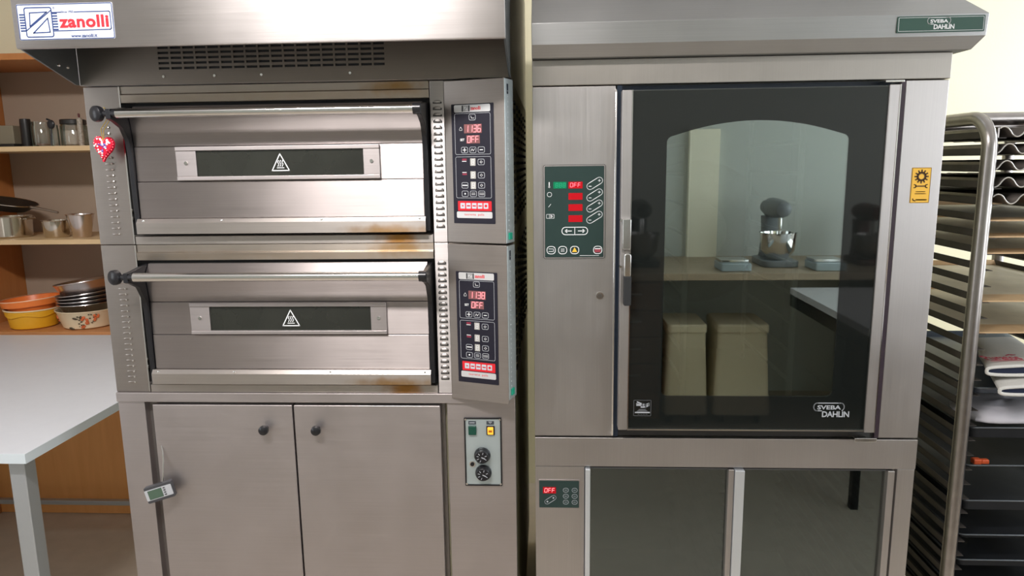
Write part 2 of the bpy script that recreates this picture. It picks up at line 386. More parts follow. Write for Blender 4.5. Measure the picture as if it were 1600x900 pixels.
def control_panel(root, z0, digits, out):
    cp_w = .150
    A = Vector((-.2395, 1.681 if z0 > 1.2 else 1.6735, 0)); ang = math.atan2(-out, .142)
    T = Matrix.Translation(A) @ Matrix.Rotation(ang, 4, 'Z') @ face(0)     # u along the panel, v = world height, n out
    zb, zt = z0-.009 if z0 < 1.2 else z0+.0015, z0+.3695
    bd = MB(T).box(0, cp_w, zb, zt, -.003, .0)
    bd.box(0.0, cp_w, max(zb, z0+.0015), zt, -.0465, -.003)
    cp = obj('control_panel', bd, S_deck, root, bevel=.0012)
    # perforated zinc flange on its right side
    T2 = T @ Matrix(((0,0,1,cp_w),(0,1,0,0),(-1,0,0,0),(0,0,0,1)))          # u' goes back into the panel, n' out to the right
    fl = obj('side_flange', MB(T2).box(.001, .047, max(zb, z0)+.001, zt-.001, .0002, .0016), ZINC, cp, bevel=.0005)
    hl = MB(T2)
    k = zb+.03
    while k < zt-.02:
        hl.disc(.016, k, .0018, .0014, .0020, 8); k += .0115
    obj('perforations', hl, mat('flange_hole_rim', (.80,.86,.88), .35, .6), cp)
    obj('latch_slot', MB(T2).plate(.012, zt-.034, .020, zt-.012, .002, .0014, .0020), NAVY, cp)
    obj('clip', MB(T2).box(.012, .028, z0+.010, z0+.026, .0016, .0050), GLED, cp, bevel=.0008, label='small green clip')
    # membrane
    m0, m1, v0, v1 = .0185, .1245, z0+.0465, z0+.317
    if z0 < 1.2: m0, m1, v0, v1 = .020, .1255, z0+.036, z0+.306
    obj('membrane', MB(T).plate(m0, v0, m1, v1, .0015, -.0005, .0008), MEMB, cp, label='dark keypad overlay')
    n = .0010; W = m1-m0; Hh = v1-v0
    U = lambda t: m0+t*W
    V = lambda t: v1-t*Hh
    pl = MB(T).plate(U(.07), V(.068), U(.925), V(.008), .003, n, n+.0003); pl.plate(U(.075), V(.953), U(.935), V(.898), .003, n, n+.0003)
    obj('label_strip', pl, PLATE, cp)
    r = MB(T).text('zanolli', U(.46), V(.052), W*.24, Hh*.030, n+.0005, .03); r.text('teorema  polis', U(.26), V(.936), W*.48, Hh*.024, n+.0005)
    r.plate(U(.11), V(.891), U(.92), V(.808), .001, n, n+.0003)
    obj('red_print', r, RED, cp)
    rt = MB(T).plate(U(.235), V(.466), U(.345), V(.450), .0008, n, n+.0003); rt.plate(U(.235), V(.588), U(.345), V(.573), .0008, n, n+.0003)
    obj('dim_tags', rt, mat('tag_maroon', (.22,.02,.045), .5), cp)
    d = MB(T)
    d.stroke([(U(.27), V(.018)), (U(.27), V(.058))], W*.028, n+.0004, n+.0006); d.stroke([(U(.43), V(.018)), (U(.43), V(.058))], W*.028, n+.0004, n+.0006)
    d.outline(U(.29), V(.062), U(.41), V(.014), .001, .0006, n+.0004, n+.0006); d.stroke([(U(.31), V(.022)), (U(.39), V(.022)), (U(.31), V(.053)), (U(.39), V(.053))], .0006, n+.0004, n+.0006)
    obj('badge_print', d, mat('print_black', (.03,.03,.035), .5), cp)
    g = MB(T)
    g.outline(U(.075), V(.417), U(.925), V(.077), .004, .0008, n, n+.0003); g.outline(U(.075), V(.783), U(.925), V(.434), .004, .0008, n, n+.0003)
    obj('frame_lines', g, INK, cp)
    return cp, T, U, V, W, Hh, n

def keypad(cp, T, U, V, W, Hh, n, digits):
    """the display and key outlines; t runs down the overlay"""
    w = .0010
    g = MB(T); k = MB(T)
    def key(uc, vc, s=.080, h=.0255):
        g.outline(U(uc-s), V(vc+h), U(uc+s), V(vc-h), .0035, w, n, n+.0003)
    key(.50, .110)
    for uc in (.30, .50, .70): key(uc, .379)
    for uc, vc in ((.69, .480), (.69, .590), (.29, .675), (.69, .675), (.29, .746), (.49, .746), (.69, .746)): key(uc, vc)
    k.text('SET', U(.20), V(.304), W*.105, Hh*.020, n+.0003, .02)
    k.stroke([(U(.265), V(.379)), (U(.335), V(.379))], .0016, n, n+.0003); k.stroke([(U(.30), V(.379+.014)), (U(.30), V(.379-.014))], .0016, n, n+.0003)
    k.stroke([(U(.67), V(.379)), (U(.73), V(.379))], .0018, n, n+.0003)
    k.stroke([(U(.19), V(.205)), (U(.22), V(.188)), (U(.25), V(.205)), (U(.25), V(.216)), (U(.19), V(.216)), (U(.19), V(.205))], .0006, n, n+.0003)
    k.stroke([(U(.47), V(.100)), (U(.48), V(.118)), (U(.54), V(.118))], .0009, n, n+.0003); k.stroke([(U(.46), V(.388)), (U(.48), V(.370)), (U(.51), V(.388)), (U(.54), V(.370))], .0009, n, n+.0003)
    for vc in (.480, .590, .675):
        k.stroke([(U(.66), V(vc)), (U(.69), V(vc-.010)), (U(.72), V(vc)), (U(.69), V(vc+.010)), (U(.66), V(vc))], .0007, n, n+.0003)
    k.stroke([(U(.24), V(.675)), (U(.34), V(.675))], .0024, n, n+.0003); k.disc(U(.29), V(.746), .0020, n, n+.0003, 10)
    for vv in (.740, .752): k.stroke([(U(.45), V(vv)), (U(.53), V(vv))], .0009, n, n+.0003); k.stroke([(U(.635), V(vv)), (U(.745), V(vv))], .0009, n, n+.0003)
    k.stroke([(U(.24), V(.473)), (U(.33), V(.473))], .0014, n, n+.0003); k.stroke([(U(.24), V(.566)), (U(.33), V(.566))], .0014, n, n+.0003)
    obj('key_outlines', g, INK, cp); obj('key_symbols', k, INKW, cp)
    so = MB(T); s8 = MB(T)
    for vc in (.480, .588, .675):
        so.plate(U(.43), V(vc+.031), U(.555), V(vc-.031), .0008, n, n+.0003); s8.seg7('8', U(.466), V(vc+.020), W*.05, Hh*.040, .01, n+.0004, .0010)
    obj('dead_digits', so, SEGOFF, cp); obj('dead_segments', s8, INKW, cp)
    lb = MB(T).plate(U(.30), V(.241), U(.72), V(.167), .0006, n, n+.0003); lb.plate(U(.35), V(.326), U(.67), V(.258), .0006, n, n+.0003)
    obj('display_window', lb, LEDB, cp)
    ds = MB(T).seg7(digits[0], U(.325), V(.232), W*.066, Hh*.056, W*.099, n+.0004, .0015); ds.seg7(digits[1], U(.375), V(.318), W*.066, Hh*.052, W*.096, n+.0004, .0015)
    obj('display_digits', ds, LEDW, cp)
    pr = MB(T)
    for i in range(5): pr.plate(U(.17+i*.140), V(.872), U(.17+i*.140+.112), V(.824), .001, n+.0004, n+.0007)
    obj('preset_buttons', pr, WHITE, cp)
    pm = MB(T)
    for i in range(4):                                        # tiny marks on the keys
        for q in range(1 if i == 0 else 3): pm.stroke([(U(.17+i*.140+(.050 if i == 0 else .030+q*.022)), V(.848)), (U(.17+i*.140+(.064 if i == 0 else .042+q*.022)), V(.848))], Hh*.010, n+.0007, n+.0009)
    pm.disc(U(.786), V(.848), .0033, n+.0007, n+.0009, 12)
    obj('preset_print', pm, RED, cp)

def deck(z0, label, digits, out):
    root = thing('deck_oven', (-.588, YO, z0), label, 'oven', 'stacked twin deck ovens')
    Z = lambda t: z0+t
    b = MB().box(X0, X1, 1.705, YR, Z(.001), Z(.371))
    obj('oven_body', b, S_side, root)
    obj('front_recess', MB().box(-1.004, -.2395, 1.7015, 1.7049, Z(.02), Z(.34)), GAP_BLACK, root)  # black slab painted in as the dark gap round the door
    # side louvers on the right flank
    mb, dk = MB(), MB()
    for r in range(15):
        for c in range(6):
            y = 1.78+c*.155; z = Z(.040+r*.0205)
            dk.prism([(y-.020, z-.004), (y+.020, z-.004), (y+.014, z+.004), (y-.014, z+.004)], 'x', X1-.001, X1+.0035)
    obj('side_louvers', dk, GAP_BLACK, root)
    # left pillar and its louvers
    pil = obj('left_pillar', MB().box(X0, -1.003, YO, 1.7045, Z(.0008), Z(.3712)), S_deck, root, bevel=.0012)
    obj('pillar_edge', MB().box(-1.0045, -1.0015, YO-.003, 1.7045, Z(.002), Z(.371)), CHROME, root)
    mb, dk = MB(), MB()
    for k in range(19): mb.ball((-1.048, YO, Z(.026+.0140*k)), .0105, .0011, .0028, 12)
    dk.bm.free(); lv = obj('louvers', mb, S_deck, pil)
    bd = MB()
    for k in range(19): bd.ball((-1.0385, YO-.0018, Z(.0265+.0140*k)), .0026, .0022, .0026, 8)
    obj('louver_glints', bd, CHROME, pil)  # chrome beads shaped as the glints on the louvers' ends
    # header, folded
    obj('header', MB().prism([(YO+.001, Z(.3715)), (YO+.001, Z(.3545)), (YO-.004, Z(.352)), (YO-.002, Z(.334)), (1.704, Z(.334)), (1.704, Z(.3715))], 'x', -1.0005, -.2745), S_head, root, bevel=.0006)
    obj('sill', MB().prism([(YO-.001, Z(.0006)), (YO-.001, Z(.0195)), (YO+.004, Z(.0215)), (1.704, Z(.0215)), (1.704, Z(.0006))], 'x', -1.0005, -.2745), S_sill, root, bevel=.0006)
    vs = obj('vent_strip', MB().box(-.2725, -.2395, YO-.001, 1.7045, Z(.0008), Z(.3712)), S_hood, root, bevel=.0012)
    mb, dk = MB(), MB(); louvers(mb, dk, -.2655, -.2455, [Z(.040+.01425*k) for k in range(21)], YO-.001)
    obj('louvers', mb, S_hood, vs); obj('louver_slits', dk, GAP_BLACK, vs)
    obj('front_filler', MB().box(-.2385, X1, YO+.002, 1.7045, Z(.0008), Z(.3712)), S_deck, root)
    # door
    dx0, dx1 = -.9765, -.2905
    lower = MB().box(dx0, dx1, 1.672, 1.694, Z(.064), Z(.1500))
    door = obj('oven_door', lower, S_door, root, bevel=.0015)
    obj('middle_panel', MB().box(dx0, dx1, 1.6735, 1.694, Z(.1512), Z(.2315)), S_door, door, bevel=.0010)
    obj('upper_panel', MB().prism([(1.6745, Z(.2327)), (1.6700, Z(.2700)), (1.6694, Z(.2712)), (1.6650, Z(.300)), (1.684, Z(.326)), (1.694, Z(.326)), (1.694, Z(.2327))], 'x', dx0, dx1), S_door, door, bevel=.0012)
    obj('bottom_rail', MB().prism([(1.660, Z(.0275)), (1.660, Z(.054)), (1.667, Z(.0635)), (1.694, Z(.0635)), (1.694, Z(.0275))], 'x', dx0-.006, dx1+.003), S_lip, door, bevel=.0008)
    sc = MB()
    for x in (-.966, -.775, -.535, -.302):
        sc.ball((x, 1.6640, Z(.0580)), .0038, .0022, .0034, 10)
    obj('rail_screws', sc, CHROME, door)
    Fd = face(1.6735)
    fr = MB(Fd); fx0, fx1, fz0, fz1 = -.8745, -.391, Z(.1530), Z(.2310); gx0, gx1, gz0, gz1 = -.826, -.4295, Z(.1620), Z(.2215)
    fr.box(fx0, fx1, gz1, fz1, 0, .0085).box(fx0, fx1, fz0, gz0, 0, .0085).box(fx0, gx0, gz0, gz1, 0, .0065).box(gx1, fx1, gz0, gz1, 0, .0065)
    obj('window_frame', fr, S_base, door, bevel=.0012)
    obj('glass', MB(Fd).box(gx0, gx1, gz0, gz1, .0006, .0030), mat('oven_window', (.020,.021,.017), .04, 0, .8, vary=.5, vscale=9), door)
    sc = MB(Fd).disc(-.8505, Z(.1930), .0042, .0065, .0085, 14); sc.disc(-.4100, Z(.1930), .0042, .0065, .0085, 14)
    obj('frame_screws', sc, CHROME, door)
    t = MB(Fd); cx, cz = -.6265, Z(.1925)
    t.stroke([(cx-.0205, cz-.0190), (cx+.0205, cz-.0190), (cx, cz+.0195), (cx-.0205, cz-.0190)], .0022, .0032, .0036)
    for k in (-.005, 0, .005): t.stroke([(cx+k-.001, cz-.009), (cx+k+.0015, cz-.004), (cx+k-.0015, cz), (cx+k+.001, cz+.004)], .0018, .0032, .0036)
    t.stroke([(cx-.008, cz-.0128), (cx+.008, cz-.0128)], .0016, .0032, .0036)
    obj('warning_triangle', t, INKW, door)
    zh = Z(.3045)
    obj('handle_bar', MB().tube([(-.966, 1.602, zh), (-.2885, 1.602, zh)], .0105, 20), CHROME, door)
    arm = [(1.594, zh+.010), (1.594, zh-.012), (1.612, zh-.017), (1.640, zh-.030), (1.658, zh-.060), (1.664, zh-.095), (1.668, Z(.030)), (1.6935, Z(.030)), (1.6935, zh+.020), (1.660, zh+.018), (1.620, zh+.012)]
    for x0_, x1_ in ((-.9885, -.9775), (-.2895, -.2785)):
        obj('lever_arm', MB().prism(arm, 'x', x0_, x1_), BLACK, door, bevel=.0015)
    kb = MB().tube([(-.966, 1.602, zh), (-1.004, 1.602, zh)], [.0085, .0065], 14)
    kb.lathe((-1.012, 1.602, zh), [(0, -.010), (.012, -.0098), (.0172, -.006), (.0180, 0), (.0172, .006), (.012, .0098), (0, .0105)], 24, Matrix.Rotation(PI/2, 3, 'X') @ Matrix.Rotation(-.35, 3, 'Y'))
    obj('handle_knob', kb, BLACK, door)
    obj('bar_socket', MB().tube([(-.2965, 1.602, zh), (-.280, 1.602, zh)], .0125, 18), BLACK, door)
    pn = MB()
    for zz in (.083, .064): pn.ball((-.9935, 1.694, Z(zz)), .0042, .004, .0042, 10)
    obj('hinge_pins', pn, CHROME, root)
    r = control_panel(root, z0, digits, out); keypad(*r, digits)
    return root
deck(1.3655, 'upper stainless deck oven with a red heart hanging from its handle', ('1136', '0FF'), .052)
deck(.9935, 'lower stainless deck oven resting on the two-door cabinet', ('1138', '0FF'), .047)

# ------------------------------------------------------------------ left machine: proofing cabinet
pc = thing('proofing_cabinet', (-.588, YO, 0), 'stainless two-door cabinet with black knobs carrying the twin deck ovens', 'cabinet')
obj('cabinet_body', MB().box(X0+.002, X1-.001, 1.712, YR, .10, .968), S_side, pc)
obj('top_rail', MB().box(X0, X1, YO-.006, YR, .9690, .9932), S_base, pc, bevel=.0015)
obj('front_post', MB().box(X0, -1.022, YO, 1.7115, .10, .9685), S_base, pc, bevel=.0015)
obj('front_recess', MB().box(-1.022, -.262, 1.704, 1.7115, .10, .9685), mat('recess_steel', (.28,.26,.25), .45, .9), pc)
def cdoor(x0, x1):
    return obj('cabinet_door', MB().box(x0, x1, 1.6795, 1.7035, .14, .9615), S_base, pc, bevel=.0022)
kn = [(0, .0), (.0055, .0), (.006, .010), (.0105, .013), (.0125, .018), (.0115, .024), (.006, .0275), (0, .028)]
for (x0, x1, xk) in ((-1.0005, -.6425, -.711), (-.6385, -.2705, -.579)):
    d_ = cdoor(x0, x1)
    obj('knob', MB().lathe((xk, 1.6795, .9025), kn, 24, Matrix.Rotation(PI/2, 3, 'X')), BLACK, d_)
rp = obj('side_panel', MB().box(-.2535, X1, YO, 1.7115, .10, .9685), S_base, pc, bevel=.0015)
F = face(YO)
obj('panel_surround', MB(F).outline(-.2125, .7525, -.1195, .9315, .002, .0035, 0, .0035), BLACK, rp)
obj('control_plate', MB(F).box(-.2105, -.1215, .7545, .9295, .0002, .0016), mat('plate_blue_grey', (.48,.55,.56), .35, .55), rp)
sc = MB(F)
for u in (-.2085, -.1235):
    for v in (.7575, .9265): sc.disc(u, v, .0026, .0016, .0038, 10)
obj('plate_screws', sc, CHROME, rp)
obj('legend_tags', MB(F).box(-.2015, -.1825, .9135, .9225, .0016, .0022).box(-.1565, -.1380, .9135, .9225, .0016, .0022), mat('tag_dark', (.05,.06,.07), .5), rp)
tg_ = MB(F).stroke([(-.198, .918), (-.187, .918)], .002, .0022, .0025); tg_.stroke([(-.151, .9205), (-.1435, .9205), (-.1472, .9165), (-.151, .9205)], .0014, .0022, .0025)
obj('legend_print', tg_, INK, rp)
obj('green_switch', MB(F).box(-.2015, -.1820, .8875, .9105, .0016, .0075), GSW, rp, bevel=.0015)
obj('switch_bezel', MB(F).box(-.1570, -.1365, .8870, .9105, .0016, .0050), BLACK, rp, bevel=.001)
obj('amber_switch', MB(F).box(-.1540, -.1395, .8890, .9085, .0050, .0085), AMBER, rp, bevel=.002)
obj('switch_print', MB(F).box(-.1510, -.1425, .8955, .9010, .0085, .0088), mat('amber_dark', (.45,.12,.01), .4), rp)
for v in (.8335, .7875):
    u = -.1685 if v > .8 else -.1665
    dl = obj('dial', MB(F).loft([[(u+r*math.cos(k*2*PI/32), v+r*math.sin(k*2*PI/32), n) for k in range(32)] for r, n in ((.0205, .0016), (.0205, .006), (.0185, .010), (.0175, .0105), (.0165, .0165), (.0150, .0180))]), BLACK, rp, smooth=30)
    mk = MB(F)
    for a_ in (20, 75, 130, 165, 205, 250, 330):
        c_, s_ = math.cos(math.radians(a_)), math.sin(math.radians(a_))
        mk.stroke([(u+.0085*c_, v+.0085*s_), (u+.0125*c_, v+.0125*s_)], .0013, .0181, .0184)
    mk.stroke([(u, v), (u+.007, v-.003)], .0022, .0181, .0186)
    obj('dial_marks', mk, INK, rp)
lm = MB(F).disc(-.1935, .8105, .0078, .0016, .0045, 20)
obj('lamp_ring', lm, CHROME, rp); obj('lamp', MB(F).disc(-.1935, .8105, .0052, .0045, .0062, 18), BLACK, rp)
for x in (X0+.06, X1-.06):
    for y in (1.78, 2.66):
        obj('foot', MB().lathe((x, y, 0), [(.028, 0), (.028, .012), (.018, .02), (.018, .10)], 20), BLACK, pc)

# ------------------------------------------------------------------ right machine: hood
RX0, RX1 = -.037, .883
h2 = thing('exhaust_hood', (.43, 2.1, 1.777), 'stainless exhaust hood with small dark green sign above the glass-door oven', 'exhaust hood', 'stainless hoods over the ovens')
def ringz(dx, dy, z): return [(RX0, YO-dy, z), (RX1+dx, YO-dy, z), (RX1+dx, YR, z), (RX0, YR, z)]
obj('hood_body', MB().loft([ringz(.026, .026, 1.7775), ringz(.044, .044, 1.8035), ringz(.046, .046, 1.8485), ringz(-.05, -.05, 1.945), ringz(-.05, -.05, 2.15)]), steel('steel_hood_grey', (.42,.42,.42), .40, .4), h2, bevel=.0012, smooth=15)
F = face(YO-.046)
sg = obj('name_sign', MB(F).plate(.740, 1.8115, .9205, 1.8445, .002, -.0005, .0016), DGREEN, h2, label='dark green sign with white lettering')
t = MB(F); n = .0018
t.outline(.7425, 1.8140, .9180, 1.8420, .0015, .0007, n, n+.0002)
def sveba(t, u, v, w, h, n):
    """two stacked words, the upper one in an open rounded outline"""
    t.text('SVEBA', u+w*.10, v+h*.56, w*.66, h*.29, n+.0003, .03, 1.0); t.text('DAHLIN', u+w*.24, v+h*.04, w*.76, h*.40, n+.0003, .03, .95)
    o = rr(u, v+h*.46, u+w*.86, v+h, h*.27, 7)
    m_ = [p for p in o]
    t.stroke(m_[6:22] + [(u+w*.02, v+h*.62)], h*.055, n, n+.0002) if False else None
    L_ = [(u+w*.22, v+h*.47), (u+w*.10, v+h*.47)] + [(u+w*.09+w*.09*math.cos(a_), v+h*.735+h*.265*math.sin(a_)) for a_ in [PI*1.5-k*PI/8 for k in range(9)]] + [(u+w*.70, v+h)] + [(u+w*.76+w*.09*math.cos(a_), v+h*.735+h*.265*math.sin(a_)) for a_ in [PI/2-k*PI/8 for k in range(8)]]
    t.stroke(L_, h*.06, n, n+.0002)
sveba(t, .802, 1.8165, .056, .0245, n)
obj('sign_print', t, INKW, sg)

# ------------------------------------------------------------------ right machine: glass-door oven
ov = thing('rack_oven', (.43, YO, .882), 'tall stainless oven with an arched window in its black glass door', 'oven')
Z0, Z1 = .8825, 1.7765
sh = MB()
sh.box(RX0, .150, 1.705, YR, Z0, Z1).box(.795, RX1, 1.705, YR, Z0, Z1).box(.150, .795, 1.705, YR, 1.70, Z1).box(.150, .795, 1.705, YR, Z0, .915).box(.150, .795, 2.40, YR, .915, 1.70)
obj('oven_body', sh, S_side, ov)
obj('header', MB().box(RX0, RX1, YO-.004, 1.7045, 1.7205, 1.7765), S_hoodshade, ov, bevel=.0015)
lp = obj('side_panel', MB().box(RX0, .1515, YO, 1.7045, .8850, 1.7185), S_right, ov, bevel=.0015)
obj('panel_lip', MB().tube([(.1515, YO+.004, .889), (.1515, YO-.012, .893), (.1515, YO-.014, .90), (.1515, YO-.014, 1.700), (.1515, YO-.010, 1.708), (.1515, YO+.004, 1.712)], .0022, 10), CHROME, lp)
obj('door_gap', MB().box(.1545, .1660, 1.682, 1.7045, .8850, 1.7185).box(.1660, .7900, 1.695, 1.7045, 1.7030, 1.7190), NAVY, ov)
obj('bottom_gap', MB().box(.1545, .7900, 1.690, 1.7045, .8850, .9150), mat('gap_dark', (.05,.048,.046), .5, .5), ov)
obj('right_post', MB().box(.7905, RX1, YO, 1.7045, .8850, 1.7185), S_right, ov, bevel=.0015)
obj('hinge_gap', MB().box(.7805, .7900, 1.682, 1.7045, .8850, 1.7185), mat('gap_plum', (.045,.028,.040), .4), ov)  # dark plum strip filling the gap on the hinge side
# chamber
ch = MB().box(.155, .172, 1.705, 2.39, .916, 1.699).box(.775, .790, 1.705, 2.39, .916, 1.699).box(.172, .775, 2.375, 2.39, .916, 1.699).box(.172, .775, 1.705, 2.375, .916, .925).box(.172, .775, 1.705, 2.375, 1.690, 1.699)
cham = obj('baking_chamber', ch, CAV, ov)
ra = MB()
for x in (.340, .612):
    for y in (1.80, 2.25): ra.tube([(x, y, .926), (x, y, 1.66)], .008, 8)
    for k in range(9): ra.tube([(x, 1.79, .99+k*.075), (x, 2.26, .99+k*.075)], .005, 8)
obj('tray_ladders', ra, mat('ladder_steel', (.72,.68,.66), .4, .6), cham)
fan = MB().ring([(.475+.23*math.cos(k*PI/16), 1.32+.23*math.sin(k*PI/16)) for k in range(32)], [(.475+.10*math.cos(k*PI/16), 1.32+.10*math.sin(k*PI/16)) for k in range(32)], 'y', 2.352, 2.374)
obj('fan_baffle', fan, S_rack, cham)
# door
Fg = face(1.660)
dr = MB().box(.1637, .1858, 1.6525, 1.6900, .9125, 1.7058)
door = obj('oven_door', dr, S_right, ov, bevel=.0018)
obj('hinge_stile', MB().box(.7427, .7663, 1.6525, 1.6900, .9096, 1.7078), S_right, door, bevel=.0018)
obj('stile_edge', MB().box(.1858, .1873, 1.6515, 1.664, .9125, 1.7058), CHROME, door); obj('stile_edge', MB().box(.7648, .7668, 1.6515, 1.690, .9096, 1.7078), CHROME, door)
obj('bottom_trim', MB().box(.1873, .7427, 1.6540, 1.6900, .9116, .9150), CHROME, door)
obj('top_trim', MB().box(.1873, .7427, 1.6570, 1.6900, 1.7038, 1.7058), mat('trim_dark', (.08,.085,.08), .4, .6), door)
ax0, ax1, az0, az1, apex = .2650, .6644, .9969, 1.6042, 1.6362
def arch_outline(k=17):
    r = .014; q = []
    def arc(cx, cy, a0, a1, m):
        return [(cx+r*math.cos(a0+(a1-a0)*i/(m-1)), cy+r*math.sin(a0+(a1-a0)*i/(m-1))) for i in range(m)]
    q += arc(ax1-r, az0+r, -PI/2, 0, 5)
    q += arc(ax1-r, az1-r, 0, PI/2*.8, 5)
    c = (ax0+ax1)/2; hw = (ax1-ax0)/2-r
    for i in range(1, k-1):
        t = 1-2*i/(k-1); q.append((c+hw*t, az1+(apex-az1)*(1-t*t)))
    q += arc(ax0+r, az1-r, PI/2*1.2, PI, 5)
    q += arc(ax0+r, az0+r, PI, PI*1.5, 5)
    return q
inner = arch_outline()
gx0, gx1, gz0, gz1 = .1873, .7427, .9150, 1.7038
cx, cz = (gx0+gx1)/2, (gz0+gz1)/2
def push(p):                                  # the same direction out on the rectangle's rim
    dx, dz = p[0]-cx, p[1]-cz; s = min(((gx1-cx)/abs(dx)) if dx else 9e9, ((gz1-cz)/abs(dz)) if dz else 9e9)
    return (cx+dx*s, cz+dz*s)
def with_corners():
    o, i_ = [], []
    n_ = len(inner)
    corners = [(gx1, gz0), (gx1, gz1), (gx0, gz1), (gx0, gz0)]
    for k in range(n_):
        p, q2 = inner[k], inner[(k+1) % n_]; a_, b2 = push(p), push(q2)
        o.append(a_); i_.append(p)
        for c in corners:                     # a corner lies between the two rays: add it
            d1 = math.atan2(p[1]-cz, p[0]-cx); d2 = math.atan2(q2[1]-cz, q2[0]-cx); dc = math.atan2(c[1]-cz, c[0]-cx)
            if 0 < (dc-d1) % (2*PI) < (d2-d1) % (2*PI) < PI:
                f = ((dc-d1) % (2*PI))/((d2-d1) % (2*PI)); o.append(c); i_.append((p[0]+(q2[0]-p[0])*f, p[1]+(q2[1]-p[1])*f))
    return o, i_
og, ig = with_corners()
obj('door_glass', MB().ring(og, ig, 'y', 1.6575, 1.6625), GLASSB, door, label='black printed border of the glass')
obj('arched_window', MB().prism(ig, 'y', 1.6580, 1.6620), ARCH, door, label='clear arched pane of the door')
t = MB(face(1.6575)); sveba(t, .6240, .9450, .083, .036, .0004)
hm_ = lambda u, v: (.2004+u*.0418, .9866-v*.0400)
t.stroke([hm_(.22, .13), hm_(.50, .25), hm_(.68, .30)], .0030, .0004, .0006); t.stroke([hm_(.17, .24), hm_(.46, .29)], .0020, .0004, .0006); t.stroke([hm_(.19, .33), hm_(.48, .33), hm_(.82, .29)], .0026, .0004, .0006)
t.stroke([hm_(.45, .44), hm_(.70, .43), hm_(.85, .33)], .0034, .0004, .0006); t.stroke([hm_(.68, .30), hm_(.87, .22), hm_(.87, .33)], .0032, .0004, .0006)
t.stroke([hm_(.12, .78), hm_(.90, .78)], .0030, .0004, .0006)
t2 = MB(face(1.6575)); t2.outline(.2004, .9465, .2424, .9866, .002, .0012, .0004, .0006)
t2.loft([[(*hm_(a_, b2), n) for a_, b2 in ((.16, .72), (.84, .72), (.66, .56), (.34, .56))] for n in (.0004, .0006)])
for k in range(4): t2.stroke([hm_(.26+k*.15, .90), hm_(.34+k*.15, .90)], .0010, .0004, .0006)
obj('dim_print', t2, mat('print_dim', (.09,.095,.10), .5), door)
obj('glass_print', t, INK, door)
# handle
Fh = face(1.6525)
hb = MB(Fh).plate(.1671, 1.3514, .1863, 1.4207, .002, 0, .014)
han = obj('door_handle', hb, CHROME, door, bevel=.0015)
obj('handle_body', MB(Fh).plate(.1700, 1.2875, .1868, 1.3435, .006, 0, .024), CHROME, door, bevel=.003)
obj('handle_neck', MB(Fh).box(.1715, .1848, 1.3416, 1.3534, 0, .010), S_rack, door)
obj('handle_lever', MB(Fh).plate(.1705, 1.2222, .1873, 1.2915, .003, .004, .026), mat('lever_grey', (.030,.031,.032), .5, spec=.3), door, bevel=.003)
pn = MB(Fh).disc(.1637, 1.4183, .003, 0, .010, 10); pn.disc(.1637, 1.3112, .003, 0, .010, 10)
obj('handle_screws', pn, CHROME, door)
obj('hinge', MB().box(.7215, .7720, 1.6500, 1.690, .8870, .8965), CHROME, ov, bevel=.001)
obj('hinge', MB().box(.7320, .7720, 1.6500, 1.690, 1.7118, 1.7165), CHROME, ov, bevel=.001)
# key lock on the side panel
F = face(YO)
lk = MB(F).disc(.1195, 1.2365, .0085, 0, .003, 24)
obj('lock', lk, CHROME, lp); obj('keyhole', MB(F).disc(.1195, 1.2365, .0055, .003, .0034, 16).box(.1188, .1202, 1.2325, 1.2405, .0034, .0036), S_rack, lp)
# control display of the oven
dp = obj('control_display', MB(F).plate(-.0125, 1.3265, .1295, 1.5430, .004, 0, .0025), S_base, lp)
obj('membrane', MB(F).plate(-.0095, 1.3295, .1265, 1.5400, .002, .0025, .0032), MEMBG, lp, label='dark green keypad overlay')
n = .0034; g = MB(F); k = MB(F)
obj('display_edge', MB(F).outline(-.0134, 1.3256, .1304, 1.5439, .0045, .0012, 0, .0026).outline(-.0102, 1.3288, .1272, 1.5407, .002, .0010, .0025, .0031), mat('edge_dark', (.05,.055,.05), .5), lp)
for vc in (1.5035, 1.477, 1.4515, 1.4255):
    c, s = math.cos(.55), math.sin(.55); uc = .1055; L_ = .0125; rad = .0075
    pts = [(uc+L_*c+rad*math.cos(.55-PI/2+i*PI/8), vc-.003+L_*s+rad*math.sin(.55-PI/2+i*PI/8)) for i in range(9)] + [(uc-L_*c+rad*math.cos(.55+PI/2+i*PI/8), vc-.003-L_*s+rad*math.sin(.55+PI/2+i*PI/8)) for i in range(9)]
    g.stroke(pts+[pts[0]], .0014, n, n+.0003)
    k.stroke([(uc-L_*c-.0025, vc-.003-L_*s), (uc-L_*c+.0025, vc-.003-L_*s)], .0014, n, n+.0003)
    k.stroke([(uc+L_*c-.0025, vc-.003+L_*s), (uc+L_*c+.0025, vc-.003+L_*s)], .0012, n, n+.0003); k.stroke([(uc+L_*c, vc-.0055+L_*s), (uc+L_*c, vc-.0005+L_*s)], .0012, n, n+.0003)
g.outline(.029, 1.3815, .0905, 1.4005, .009, .0016, n, n+.0003); g.stroke([(.0598, 1.3825), (.0598, 1.3995)], .0014, n, n+.0003)
for dx, sg_ in ((.0445, -1), (.0755, 1)):
    k.stroke([(dx-.0075, 1.391), (dx+.0075, 1.391)], .0018, n, n+.0003); k.stroke([(dx+sg_*.003, 1.3945), (dx+sg_*.0075, 1.391), (dx+sg_*.003, 1.3875)], .0018, n, n+.0003)
for uc in (.0045, .0315, .0595, .1135): g.outline(uc-.0105, 1.3365, uc+.0105, 1.3555, .008, .0015, n, n+.0003)
k.stroke([(-.001, 1.349), (.010, 1.349), (.010, 1.343), (-.001, 1.343)], .0012, n, n+.0003)
for q in range(3): k.stroke([(.0275, 1.343+q*.003), (.0355, 1.343+q*.003)], .0009, n, n+.0003)
